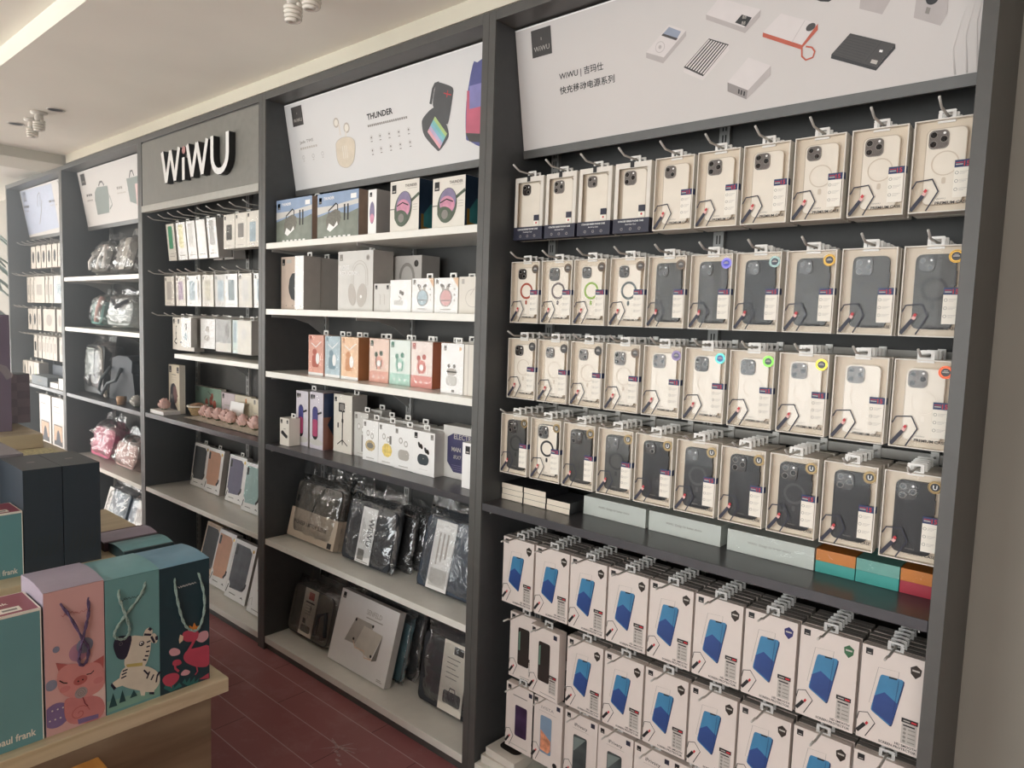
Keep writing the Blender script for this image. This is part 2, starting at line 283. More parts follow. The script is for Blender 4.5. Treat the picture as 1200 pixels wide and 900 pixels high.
ART={'b5':{'logo':[[0.0574,0.3162],[0.1281,0.3147],[0.1259,0.2422],[0.0566,0.2458]],'t1':[[0.1463,0.1708],[0.2921,0.1673],[0.1477,0.1883]],'t2':[[0.1457,0.1333],[0.3255,0.13],[0.1455,0.1513]],'tr':[[1.1343,0.1156]],'corner':[[-0.0075,0.0039],[0.0034,0.3272]],'p1t':[[0.4868,0.2339],[0.5325,0.21],[0.4705,0.1623],[0.4218,0.184]],'p1s':[[0.4218,0.184],[0.4705,0.1623],[0.5325,0.21],[0.5321,0.1981],[0.4683,0.1489],[0.4212,0.1715]],'p1d':[[0.4876,0.2283],[0.5193,0.2108],[0.5054,0.1937],[0.4663,0.2136]],'p1b':[[0.4708,0.2172],[0.5103,0.1975],[0.5054,0.1937],[0.4663,0.2136]],'p1w':[[0.4614,0.1881],[0.4741,0.1854]],'p2t':[[0.5909,0.1794],[0.64,0.1556],[0.5739,0.0987],[0.5237,0.1287]],'p2s':[[0.5237,0.1287],[0.5739,0.0987],[0.64,0.1556],[0.6399,0.1427],[0.5726,0.0899],[0.5234,0.1174]],'p3t':[[0.6173,0.2604],[0.7157,0.2119],[0.6762,0.1838],[0.5845,0.233]],'p3s':[[0.5845,0.233],[0.6762,0.1838],[0.7157,0.2119],[0.7134,0.198],[0.6785,0.1715],[0.5843,0.2222]],'p3d':[[0.6718,0.2121],[0.695,0.2003],[0.6809,0.1848],[0.6551,0.1992]],'p4t':[[0.6865,0.118],[0.7382,0.0899],[0.6846,0.0474],[0.6355,0.0738]],'p4f':[[0.6355,0.0738],[0.6846,0.0474],[0.6806,0.0284],[0.6352,0.054]],'p4s':[[0.6846,0.0474],[0.7382,0.0899],[0.7372,0.0707],[0.6806,0.0284]],'p5t':[[0.7603,0.193],[0.8393,0.1544],[0.8062,0.1187],[0.7201,0.1634]],'p5s':[[0.7201,0.1634],[0.8062,0.1187],[0.8393,0.1544],[0.8395,0.1417],[0.8041,0.1102],[0.7192,0.1545]],'p5o':[[0.8248,0.1506],[0.8349,0.1483],[0.8248,0.1569]],'p5l':[[0.8121,0.1666],[0.7846,0.1286]],'p5c':[[0.8062,0.1138],[0.8064,0.0955],[0.815,0.0864],[0.8298,0.0887],[0.8338,0.0999],[0.8274,0.1093],[0.8147,0.114]],'p6t':[[0.9051,0.1202],[0.9916,0.0807],[0.9576,0.0431],[0.8684,0.087]],'p6s':[[0.8684,0.087],[0.9576,0.0431],[0.9916,0.0807],[0.9919,0.0721],[0.9569,0.037],[0.8671,0.0791]],'p6q':[[0.9631,0.0761],[0.9691,0.0739],[0.9675,0.0699],[0.9615,0.072]],'p6r':[[0.9484,0.0607],[0.9602,0.0557],[0.9574,0.0488],[0.9455,0.0543]],'p6l':[[0.9668,0.0917],[0.9362,0.0588]],'p7':[[0.9234,0.1837],[0.982,0.1689],[0.9653,0.1422],[0.9217,0.1634]],'p8':[[1.0262,0.1578],[1.0819,0.1437],[1.0805,0.1167],[1.0699,0.0968],[1.0228,0.1222]],'p8l':[[1.0541,0.1495],[1.0677,0.1461]],'p8s':[[1.0449,0.1367],[1.0521,0.1329],[1.0494,0.1221],[1.0422,0.1259]],'p9':[[0.823,0.209],[0.8742,0.1961],[0.8606,0.1916],[0.8443,0.1965]]},'b4':{'logo':[[0.0469,0.3139],[0.1245,0.3137],[0.114,0.2412],[0.0441,0.2414]],'t1':[[0.0755,0.173],[0.1682,0.1741],[0.0798,0.1897]],'t1b':[[0.0746,0.1505],[0.1933,0.1497]],'ic':[[0.0879,0.1202],[0.1547,0.1189],[0.2183,0.1195]],'bud1':[[0.3279,0.2156],[0.3474,0.2127]],'stem1':[[0.3437,0.2092],[0.3462,0.1685]],'bud2':[[0.3875,0.1891],[0.4077,0.1861]],'stem2':[[0.3812,0.1796],[0.3761,0.1562]],'case':[[0.3084,0.1287],[0.3157,0.1483],[0.3514,0.1597],[0.3998,0.1553],[0.4264,0.1373],[0.421,0.098],[0.4014,0.0641],[0.3631,0.0497],[0.3224,0.061],[0.3065,0.0877]],'th':[[0.5125,0.1969],[0.6546,0.1922],[0.5167,0.2178]],'thb':[[0.5116,0.1723],[0.7283,0.1696]],'ic2':[[0.524,0.1357],[0.573,0.135],[0.6233,0.1347],[0.6745,0.1334],[0.7257,0.1334],[0.522,0.0915],[0.5713,0.0922],[0.6244,0.0929],[0.6758,0.0921],[0.7271,0.0927]],'sp':[[0.8811,0.2498],[0.8923,0.2532],[0.9419,0.2333],[0.9547,0.2215],[0.9511,0.2032],[0.9224,0.1325],[0.9058,0.1267],[0.8594,0.1773],[0.8614,0.2119]],'strap':[[0.894,0.2502],[0.8757,0.2494],[0.8642,0.2377],[0.8457,0.195]],'cr1':[[0.9114,0.217],[0.9442,0.2058]],'cr2':[[0.9309,0.2217],[0.923,0.2026]],'dia':[[0.8546,0.1816],[0.8796,0.1671],[0.908,0.1278],[0.9167,0.0916],[0.9033,0.0724],[0.8673,0.0473],[0.8497,0.0546],[0.8033,0.1005],[0.795,0.1341],[0.8033,0.1579]],'din':[[0.8614,0.1545],[0.9096,0.094],[0.868,0.0522],[0.8187,0.1127]],'sp2':[[1.0476,0.2747],[1.0672,0.2772],[1.1223,0.2661],[1.0959,0.0395],[1.0051,0.0585],[0.9924,0.0774],[1.007,0.1734]],'sp2b':[[1.0142,0.2055],[1.1136,0.1911],[1.099,0.0657],[0.9933,0.0842]],'sp2c':[[0.9923,0.0843],[1.099,0.0657],[1.0959,0.0395],[1.0049,0.0572]]},'b2':{'logo':[[-0.0082,0.3145],[0.0652,0.3134],[0.0498,0.2472],[-0.0203,0.2472]],'bp':[[0.2155,0.2164],[0.381,0.2103],[0.3747,0.1557],[0.3324,0.0605],[0.1465,0.0606],[0.1486,0.1487],[0.1687,0.1907]],'h':[[0.2465,0.2214],[0.2756,0.2403],[0.3077,0.2416],[0.3306,0.2172]],'s':[[0.3832,0.1549],[0.399,0.1014],[0.3513,0.0789]],'t':[[0.0289,0.1781],[0.1259,0.1764]],'t2':[[0.0256,0.1488],[0.1192,0.1478]],'bq':[[0.6645,0.2199],[0.8228,0.2186],[0.778,0.077],[0.7387,0.0771],[0.6596,0.096]],'hq':[[0.7059,0.2218],[0.734,0.2523],[0.761,0.2524],[0.7708,0.2241]],'pk':[[0.766,0.1821],[0.9774,0.1789],[0.9278,0.0707],[0.742,0.0675]],'t3':[[0.5086,0.177],[0.5917,0.1742]],'t4':[[0.5034,0.1506],[0.628,0.1476]]},'b1':{'logo':[[-0.0205,0.318],[0.049,0.3173],[0.0408,0.252],[-0.0296,0.2514]],'blue':[[-0.0562,0.327],[0.627,0.3163],[0.6012,0.0308],[-0.1022,0.0148]],'pen':[[0.2543,0.1947],[0.3078,0.2687],[0.3436,0.2825],[0.3561,0.2644],[0.3083,0.1905]],'pen2':[[0.3713,0.2321],[0.3115,0.1589],[0.2224,0.0778]],'t':[[-0.05,0.2064],[0.1129,0.2019]],'t2':[[-0.0521,0.1778],[0.053,0.1766]],'t3':[[0.5071,0.2015],[0.6417,0.198]],'t4':[[0.52,0.1776],[0.672,0.1731]],'l1':[[0.7498,0.3245],[0.8207,0.2595]],'l2':[[0.8078,0.3259],[0.8556,0.2958]],'k':[[0.7437,0.2462],[0.7733,0.2493]]},'pig':{'bal0':[[0.0209,0.1852],[0.0271,0.1831]],'bal1':[[0.0632,0.1657],[0.0813,0.1595]],'bal2':[[0.0749,0.177],[0.0904,0.1718]],'bal3':[[0.0105,0.1106],[0.0209,0.1066]],'bal4':[[0.0185,0.0415],[0.0423,0.0316]],'head':[[0.0241,0.1367],[0.0429,0.1456],[0.0698,0.1379],[0.0976,0.1306],[0.1099,0.1119],[0.1116,0.0785],[0.0994,0.0635],[0.074,0.0605],[0.0415,0.0733],[0.0259,0.0921],[0.021,0.1128]],'ear1':[[0.0193,0.1571],[0.0466,0.143],[0.0275,0.1229]],'ear2':[[0.0853,0.1324],[0.1115,0.142],[0.1097,0.1054]],'eye1':[[0.0253,0.1162],[0.0325,0.1084],[0.0399,0.1056]],'eye2':[[0.0766,0.1111],[0.0849,0.1099],[0.0912,0.1148]],'snout':[[0.0648,0.1026],[0.0774,0.0979]],'nos':[[0.0604,0.1017],[0.0692,0.1023]],'lol':[[0.0654,0.0742],[0.077,0.0697]],'stick':[[0.0685,0.0627],[0.0727,0.0468],[0.0781,0.0394]],'body':[[0.0388,0.0713],[0.0741,0.0637],[0.102,0.0494],[0.112,0.0257],[0.1071,0.0079],[0.0898,-0.0013],[0.0511,0.0087],[0.0363,0.0246],[0.033,0.0514]],'hoof':[[0.0578,0.0168],[0.0985,0.0128],[0.0984,0.0036],[0.0592,0.0052]],'wh':[[0.088,0.0615],[0.1151,0.0772],[0.1164,0.0107],[0.1016,0.0233]],'cheek1':[[0.0354,0.0935],[0.045,0.0898]],'cheek2':[[0.0998,0.0895],[0.1094,0.0859]],'rope':[[0.0296,0.2827],[0.0449,0.2534],[0.0682,0.197],[0.0804,0.1707],[0.0782,0.1426],[0.0687,0.1345],[0.0613,0.1473],[0.0651,0.179],[0.0757,0.22],[0.0828,0.2496],[0.0834,0.2811]],'txt':[[0.0317,0.2536],[0.045,0.2596],[0.061,0.2529],[0.0829,0.2546]]},'zeb':{'ground':[[0.0007,0.0317],[0.0566,0.0283],[0.1151,0.0332],[0.1148,0.0055],[0.0014,0.0062]],'muz':[[0.0175,0.1429],[0.0154,0.16],[0.0226,0.1741],[0.0404,0.1723],[0.0535,0.1653],[0.0489,0.1388],[0.0396,0.1187],[0.0249,0.1238]],'face':[[0.0523,0.1664],[0.0767,0.1591],[0.094,0.1508],[0.0951,0.1368],[0.0917,0.1106],[0.0789,0.0845],[0.0574,0.0902],[0.0394,0.0987],[0.0385,0.1191],[0.0489,0.1388]],'eye':[[0.0746,0.1423],[0.0802,0.1404]],'ear1':[[0.0785,0.1558],[0.083,0.1713],[0.0937,0.1747],[0.0992,0.1627],[0.0921,0.15]],'ear2':[[0.0921,0.148],[0.1017,0.1585],[0.1098,0.1456],[0.1078,0.1339],[0.0983,0.1357]],'body':[[0.0394,0.0987],[0.0789,0.0879],[0.1039,0.0686],[0.1146,0.0473],[0.1099,0.0282],[0.0939,0.0192],[0.0628,0.036],[0.0328,0.0577],[0.0272,0.0799]],'leg1':[[0.0301,0.0788],[0.0124,0.0721],[0.0151,0.0579],[0.0418,0.0576]],'leg2':[[0.0877,0.0367],[0.1036,0.0341],[0.1001,0.0112],[0.0907,0.0163]],'leg3':[[0.069,0.0371],[0.0826,0.0304],[0.08,0.0157],[0.0719,0.0189]],'hoof1':[[0.0106,0.0728],[0.0082,0.0671],[0.015,0.0539],[0.0198,0.0574]],'hoof2':[[0.0901,0.0207],[0.1008,0.0165],[0.1008,0.0103],[0.09,0.0152]],'st':[[0.0939,0.1426],[0.0858,0.1413],[0.0926,0.1308],[0.085,0.1306],[0.0912,0.119],[0.0837,0.1202],[0.0892,0.1081],[0.0811,0.1109],[0.0847,0.0994],[0.0773,0.1034],[0.0441,0.0923],[0.0333,0.0909],[0.0422,0.0857],[0.0314,0.0836],[0.0409,0.0781],[0.0301,0.0761],[0.0788,0.0777],[0.088,0.0641],[0.0913,0.0697],[0.0848,0.055],[0.1006,0.0594],[0.0942,0.048],[0.1082,0.0531],[0.1055,0.0382]],'rib':[[0.0407,0.1049],[0.0759,0.0971],[0.0758,0.089],[0.0424,0.0976]],'tree1':[[0.0039,0.0158],[0.0132,0.048],[0.0215,0.0153]],'tree2':[[0.0251,0.0192],[0.0327,0.0477],[0.0395,0.0188]],'tree3':[[0.048,0.0215],[0.0567,0.0384],[0.0645,0.0218]],'tail':[[0.1082,0.0531],[0.1147,0.0611]],'nose':[[0.0306,0.1563],[0.0342,0.1551]],'rope':[[0.0289,0.2821],[0.0263,0.2646],[0.0353,0.2358],[0.0467,0.1961],[0.0476,0.1759],[0.0373,0.166],[0.0226,0.1721],[0.0152,0.1843],[0.0218,0.1993],[0.041,0.221],[0.0654,0.247],[0.0779,0.2668],[0.0855,0.2848]],'txt':[[0.0267,0.2527],[0.0415,0.257],[0.0595,0.2553],[0.0809,0.256]]},'fla':{'rope':[[0.0339,0.2769],[0.0355,0.2364],[0.0431,0.196],[0.0543,0.1611],[0.0677,0.1414],[0.0848,0.1338],[0.0954,0.152],[0.1019,0.1894],[0.0993,0.2329],[0.0905,0.2764]],'txt':[[0.0416,0.2514],[0.0549,0.2519],[0.0684,0.2525],[0.0841,0.2526]],'crown':[[0.0683,0.1369],[0.0671,0.1515],[0.0752,0.1447],[0.0794,0.1548],[0.0849,0.1431],[0.0918,0.1438],[0.0876,0.1308]],'head':[[0.0507,0.1271],[0.0541,0.1387],[0.0711,0.1382],[0.0883,0.1306],[0.0889,0.116],[0.0812,0.1085],[0.0641,0.1114],[0.054,0.1189]],'beak':[[0.0454,0.1358],[0.0534,0.129],[0.0519,0.1182],[0.0438,0.1138],[0.0426,0.1241]],'neck':[[0.0834,0.1164],[0.0722,0.0987],[0.0605,0.0827],[0.0604,0.0742]],'body':[[0.0537,0.0801],[0.0639,0.0908],[0.0916,0.0886],[0.1156,0.0841],[0.1154,0.0368],[0.0913,0.0382],[0.0671,0.054],[0.0556,0.0674]],'leg':[[0.0843,0.0443],[0.087,0.0289],[0.0807,0.0225]],'c1':[[0.0199,0.0995],[0.0239,0.1065],[0.0338,0.106],[0.0451,0.0965],[0.0436,0.0871],[0.027,0.0887]],'c2':[[0.0847,0.116],[0.0952,0.1255],[0.1114,0.1232],[0.1142,0.1064],[0.1,0.098],[0.0861,0.1069]],'c3':[[0.0473,0.0377],[0.0568,0.0442],[0.0691,0.0354],[0.0635,0.0289],[0.05,0.0318]],'sh':[[0.0269,0.0684],[0.0302,0.0764],[0.0435,0.0745],[0.0488,0.0641],[0.0421,0.0609],[0.0315,0.0633]],'sn':[[0.0328,0.0663],[0.034,0.0553],[0.042,0.0453]],'sb':[[0.0037,0.0385],[0.0135,0.0474],[0.0333,0.045],[0.0432,0.0342],[0.0378,0.0221],[0.0231,0.0157],[0.0101,0.0235]],'sl':[[0.0231,0.0185],[0.025,0.0107]],'leaf':[[0.0498,0.014],[0.0567,0.0221],[0.06,0.0102],[0.069,0.0211],[0.0689,0.0068],[0.0807,0.0182],[0.0799,0.0041],[0.0911,0.0114],[0.0876,-0.0017],[0.0633,0.0003]],'leaf2':[[0.0067,0.0164],[0.0134,0.0278],[0.0198,0.0148],[0.0298,0.0202],[0.031,0.0084],[0.0431,0.0166],[0.0498,0.0055],[0.023,0.0016]],'rb':[[0.0911,0.0071],[0.1153,0.0149],[0.1152,-0.0034]]}}
# ------------------------------------------------------------------ room
wall_m = mat('warm_plaster', '#989388', .8, var=.02, scale=6)
wallw_m = mat('white_plaster', '#eeece6', .8, var=.02, scale=6)
ceil_m = mat('ceiling_paint', '#f3efe2', .85, var=.025, scale=3, bump=.05, bscale=5)
strip_m = mat('soffit_paint', '#cfcab9', .8, var=.02, scale=4)
def floor_mat():
    m = bpy.data.materials.new('red_plank_tile'); m.use_nodes = True; nt = m.node_tree; b = nt.nodes['Principled BSDF']
    N = nt.nodes.new; L = nt.links.new
    tc = N('ShaderNodeTexCoord'); mp = N('ShaderNodeMapping'); mp.inputs['Location'].default_value = (.35, .06, 0)
    L(tc.outputs['Object'], mp.inputs['Vector'])
    br = N('ShaderNodeTexBrick'); br.offset = .37; br.inputs['Scale'].default_value = 1
    br.inputs['Brick Width'].default_value = .62; br.inputs['Row Height'].default_value = .12
    br.inputs['Mortar Size'].default_value = .0012; br.inputs['Mortar Smooth'].default_value = .2
    br.inputs['Color1'].default_value = lin('#9a6163'); br.inputs['Color2'].default_value = lin('#a26a6b'); br.inputs['Mortar'].default_value = lin('#2c1517')
    L(mp.outputs[0], br.inputs['Vector'])
    # pale grout along the long joints
    sp = N('ShaderNodeSeparateXYZ'); L(mp.outputs[0], sp.inputs[0])
    dv = N('ShaderNodeMath'); dv.operation = 'DIVIDE'; dv.inputs[1].default_value = .12; L(sp.outputs['Y'], dv.inputs[0])
    fr = N('ShaderNodeMath'); fr.operation = 'PINGPONG'; fr.inputs[1].default_value = .5; L(dv.outputs[0], fr.inputs[0])
    lt = N('ShaderNodeMath'); lt.operation = 'LESS_THAN'; lt.inputs[1].default_value = .0135; L(fr.outputs[0], lt.inputs[0])
    # mottled dust and scuffs
    n = N('ShaderNodeTexNoise'); n.inputs['Scale'].default_value = 9; n.inputs['Detail'].default_value = 8; n.inputs['Roughness'].default_value = .7
    L(tc.outputs['Object'], n.inputs['Vector'])
    rp = N('ShaderNodeValToRGB'); rp.color_ramp.elements[0].position = .5; rp.color_ramp.elements[1].position = .8
    rp.color_ramp.elements[1].color = (.35, .35, .35, 1); L(n.outputs['Fac'], rp.inputs['Fac'])
    mx = N('ShaderNodeMix'); mx.data_type = 'RGBA'; L(rp.outputs['Color'], mx.inputs['Factor']); L(br.outputs['Color'], mx.inputs['A']); mx.inputs['B'].default_value = lin('#c2a3a1')
    m2 = N('ShaderNodeMix'); m2.data_type = 'RGBA'; L(lt.outputs[0], m2.inputs['Factor']); L(mx.outputs['Result'], m2.inputs['A']); m2.inputs['B'].default_value = lin('#c4a9a8')
    L(m2.outputs['Result'], b.inputs['Base Color'])
    b.inputs['Roughness'].default_value = .33
    return m
XL, XR, YF, YB = -9.6, 2.6, -4.8, .30
fl = MB(); fl.box(XL, XR, YF, YB, -.05, 0, floor_mat()); struct('floor', fl)
c = MB(); c.box(XL, XR, -.69, YB, 2.32, 2.6, ceil_m); c.box(XL, XR, YF, -.69, 2.39, 2.6, ceil_m); struct('ceiling', c)
w = MB(); w.box(XL-.1, XR+.1, YB, YB+.1, 0, 2.6, wall_m); struct('wall_back', w)
w = MB(); w.box(-4.93, -.19, .0, YB, 2.27, 2.32, strip_m); struct('trim_1', w)
w = MB(); w.box(-5.35, -4.96, YF, YB, 2.262, 2.32, strip_m); struct('trim_2', w)
def holed(name, x0, x1, y0, y1, h, holes, m, axis):
    """wall with window openings; the wall runs along axis ('x' or 'y')"""
    b = MB(); a0, a1 = (x0, x1) if axis == 'x' else (y0, y1)
    def put(p, q, z0, z1):
        if q-p < 1e-4 or z1-z0 < 1e-4: return
        if axis == 'x': b.box(p, q, y0, y1, z0, z1, m)
        else: b.box(x0, x1, p, q, z0, z1, m)
    p = a0
    for (u0, u1, z0, z1) in holes:
        put(p, u0, 0, h); put(u0, u1, 0, z0); put(u0, u1, z1, h); p = u1
    put(p, a1, 0, h)
    return struct(name, b)
WF = (-9.3, -5.8, .06, 2.25); WL = (-4.5, -.1, .06, 2.2); WC = (-5.2, -1.0, .06, 2.25); WR = (-.5, 2.3, .9, 2.2)  # WR is an added opening for the right-hand fill light
holed('wall_front', XL-.1, XR+.1, YF-.1, YF, 2.6, [WF, WC, WR], wallw_m, 'x')
holed('wall_left', XL-.1, XL, YF, YB, 2.6, [WL], wallw_m, 'y')
w = MB(); w.box(XR, XR+.1, YF, YB, 0, 2.6, wall_m); struct('wall_right', w)
alu = mat('white_window_frame', '#e6e8e8', .4)
def window(name, a, axis, pos):
    u0, u1, z0, z1 = a; b = MB(); t = .05
    def put(p, q, s0, s1):
        if axis == 'x': b.box(p, q, pos-.08, pos-.02, s0, s1, alu)
        else: b.box(pos-.08, pos-.02, p, q, s0, s1, alu)
    put(u0, u1, z0, z0+t); put(u0, u1, z1-t, z1)
    n = 4
    for k in range(n+1):
        c_ = u0+(u1-u0)*k/n; put(max(u0, c_-t/2), min(u1, c_+t/2), z0+t, z1-t)
    o = struct(name, b)
    g = MB()
    gm = MATS.get('window_glass') or film_mat('window_glass', base=.0, rough=.0)
    if axis == 'x': g.add([(u0, pos-.05, z0), (u1, pos-.05, z0), (u1, pos-.05, z1), (u0, pos-.05, z1)], [(0, 1, 2, 3)], gm)
    else: g.add([(pos-.05, u0, z0), (pos-.05, u1, z0), (pos-.05, u1, z1), (pos-.05, u0, z1)], [(0, 1, 2, 3)], gm)
    g.build('glass', o)
window("window_1", WF, "x", YF); window("window_2", WL, "y", XL); window("added_fill_window", WR, "x", YF); window("window_4", WC, "x", YF)  # the WR window is added, only to let fill light in

# ------------------------------------------------------------------ display cabinets
XB = [-6.222, -5.042, -3.839, -2.646, -1.422, -.212]
T = .025; BACK = .28; TOPZ = 2.267
hooklens = {}
def hook_geo(L, tip=.013):
    """wire hook in its own frame: starts at the rail (y=0) and runs towards -y, tip turned up"""
    b = MB(); b.tube([(0, 0, 0), (0, -L+.02, 0), (0, -L+.01, .004), (0, -L-.008, tip)], .0026, hook_m, 6)
    b.box(-.008, .008, -.004, .004, -.02, .012, hook_m)
    return b
def cabinet(u, label, shelves, rails, brackets=True, halfshelf=None):
    x0, x1 = XB[u], XB[u+1]; a, b_ = x0+T, x1-T
    t = thing('display_cabinet', label, 'cabinet', (x0, 0, 0), group='grey display cabinets along the wall')
    def p(name, mb, par=t, bev=.0015):
        return obj(name, mb.mesh(name), par, (-x0, 0, 0) if par is t else None, bevel=bev)
    for (p0, p1) in ((x0+.0005, a), (b_, x1-.0005)):
        m = MB(); m.box(p0, p1, 0, BACK+.015, 0, TOPZ, frame_m)
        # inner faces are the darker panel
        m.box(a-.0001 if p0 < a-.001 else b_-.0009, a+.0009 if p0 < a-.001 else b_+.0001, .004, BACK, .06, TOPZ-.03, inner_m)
        p('side_panel', m)
    m = MB(); m.box(a, b_, BACK, BACK+.014, 0, TOPZ, back_m); p('back_panel', m)
    m = MB(); m.box(a, b_, 0, BACK, TOPZ-.028, TOPZ, frame_m); p('top_panel', m)
    m = MB(); m.box(a, b_, .012, .03, 0, .03, frame_m); p('plinth', m)
    upx = (a+.018, (a+b_)/2-.01, b_-.018)
    for ux in upx:
        m = MB(); m.box(ux-.014, ux+.014, BACK-.013, BACK, .08, TOPZ-.06, bracket_m)
        z = .12
        while z < 2.15:
            for s in (-.006, .002): m.add([(ux+s, BACK-.0134, z), (ux+s+.004, BACK-.0134, z), (ux+s+.004, BACK-.0134, z+.022), (ux+s, BACK-.0134, z+.022)], [(0, 1, 2, 3)], ink)
            z += .032
        p('slotted_upright', m, bev=0)
    for (z, mm, th, s0, s1) in shelves:
        m = MB(); m.box(a+.001 if s0 is None else s0, b_-.001 if s1 is None else s1, .003, BACK-.014, z-th, z-.0009, mm)
        sh = p('shelf', m)
        if z > .1 and brackets:
            for ux in upx:
                if s0 is not None and ux < s0: continue
                m = MB(); q = [(.02, z-th), (.02, z-th-.010), (.12, z-th-.013), (.19, z-th-.032), (BACK-.03, z-th-.072), (BACK-.014, z-th-.085), (BACK-.014, z-th)]
                m.add([(ux-.0015, y, zz) for y, zz in q]+[(ux+.0015, y, zz) for y, zz in q], [tuple(range(7)), tuple(reversed(range(7, 14)))]+[(k, k+7, (k+1) % 7+7, (k+1) % 7) for k in range(7)], bracket_m)
                obj('bracket', m.mesh('bracket'), sh)
    for (z, xs, L, bar) in rails:
        m = MB()
        m.box(a+.002, b_-.002, BACK-.03, BACK-.018, z-.016, z+.006, rail_m)
        rl = p('hook_rail', m, bev=0)
        key = (round(L, 3), z < .8 and u == 4)
        if key not in hooklens: hooklens[key] = hook_geo(L, .004 if key[1] else .013).mesh('hook')
        for x in xs: obj('hook', hooklens[key], rl, (x, BACK-.031, z))
    return t
WS, DS = white_shelf, dark_shelf
BASE = (.058, WS, .028, None, None)
CR = [-1.381+.1148*k for k in range(10)]      # left edges of the ten case boxes of a hook row
SR = [-1.356+.1245*k for k in range(9)]       # left edges of the nine screen protector boxes
cabinet(4, 'tall grey cabinet at the right end filled with hanging phone cases and screen protectors',
        [(.869, DS, .024, None, None), BASE],
        [(1.827, [x+.05225 for x in CR], .225, 1), (1.586, [x+.05225 for x in CR], .225, 1), (1.364, [x+.05225 for x in CR], .225, 1), (1.142, [x+.05625 for x in CR], .25, 1),
         (.774, [x+.059 for x in SR], .26, 1), (.5455, [-1.278, -1.178]+[x+.059 for x in SR[2:]], .26, 1), (.333, [-1.271, -1.168, -1.05, -.938, -.825, -.716], .25, 1)])
cabinet(3, 'grey cabinet with cream shelves of speakers, earphones and sleeves, left of the phone cases',
        [(1.684, WS, .024, None, None), (1.424, WS, .024, None, None), (1.173, WS, .024, None, None), (.876, DS, .024, None, None), (.476, WS, .024, None, None), BASE], [])
u3 = cabinet(2, 'grey cabinet under the raised white letter sign, with pink roses on its dark shelf',
        [(1.197, WS, .022, -3.46, None), (.874, DS, .024, None, None), (.482, WS, .024, None, None), BASE],
        [(1.850, [-3.691, -3.573, -3.465, -3.361, -3.251, -3.165, -3.079, -2.974, -2.872, -2.76], .262, 1), (1.584, [-3.691, -3.5705, -3.4545, -3.369, -3.284, -3.166, -3.051, -2.936, -2.812], .262, 1), (1.378, [-3.656, -3.513, -3.425, -3.2775, -3.1245, -3.025, -2.925], .262, 1)])
m = MB(); x0, x1 = XB[2]+T, XB[3]-T
m.box(x0+.004, x1-.004, .0015, .016, 1.925, TOPZ-.036, fascia_m); m.box(x0, x1, .006, .02, 1.925, TOPZ-.028, frame_m)
obj('fascia_panel', m.mesh('fascia_panel'), u3, (-XB[2], 0, 0), bevel=.0015)
m = MB(); m.box(x0, x1, -.002, .03, 1.892, 1.924, mat('pale_grey_lip', '#a8a69e', .5)); obj('fascia_lip', m.mesh('fascia_lip'), u3, (-XB[2], 0, 0), bevel=.0015)
cabinet(1, 'grey cabinet with bagged backpacks and a handbag, second from the far left end',
        [(1.588, WS, .026, None, None), (1.282, WS, .026, None, None), (.868, DS, .024, None, None), (.474, WS, .024, None, None), BASE], [])
cabinet(0, 'far left grey cabinet with narrow boxes on hooks beside the window',
        [(.866, DS, .024, None, None), BASE],
        [(1.835, [-5.985+.117*k for k in range(7)], .24, 1), (1.621, [-6.115, -6.0325, -5.865, -5.70, -5.61, -5.45, -5.245], .24, 1), (1.392, [-6.09, -5.985, -5.88, -5.665, -5.44, -5.27], .24, 1), (1.205, [-5.9825, -5.8825, -5.7925, -5.7125, -5.6325, -5.5525, -5.405, -5.275], .24, 1), (.803, [-5.62, -5.35], .24, 1)])
# ------------------------------------------------------------------ phone case boxes on the hooks
CW, CH, CD = .1045, .177, .024
seal_cols = {'bronze': ('#6e5a48', '#2a2422'), 'dark': ('#3c332d', '#1f1b1a'), 'blue': ('#8a7fd0', '#2a2fb0'), 'teal': ('#9db8b0', '#23283a'), 'gold': ('#d9a63a', '#1d1816'), 'purple': ('#7d6a8e', '#3a2f5c'),
             'cyan': ('#5fd0c0', '#1c4f9a'), 'green': ('#86e04a', '#1b3a22'), 'yellow': ('#f2d93a', '#1c1a14'), 'orange': ('#f0622c', '#2a1712'), 'goldu': ('#a98c58', '#161414')}
SEALM = {k: (mat('seal_rim_'+k, v[0], .25, metal=.35, var=.1, scale=200), mat('seal_core_'+k, v[1], .3, var=0)) for k, v in seal_cols.items()}
ringcols = {'red': mat('red_ring', '#a4472f', .4), 'grey': mat('grey_ring', '#6c625f', .4), 'green': mat('green_ring', '#8fae4c', .4), 'teal': mat('slate_ring', '#5d6664', .4), 'black': mat('black_ring', '#232020', .4),
            'clear': mat('clear_ring', '#cdbfac', .3), 'white': mat('white_ring', '#efe6d8', .3), 'faint': mat('faint_ring', '#3a3838', .3)}
_cache = {}
def cached(key, fn):
    if key not in _cache: _cache[key] = fn()
    return _cache[key]
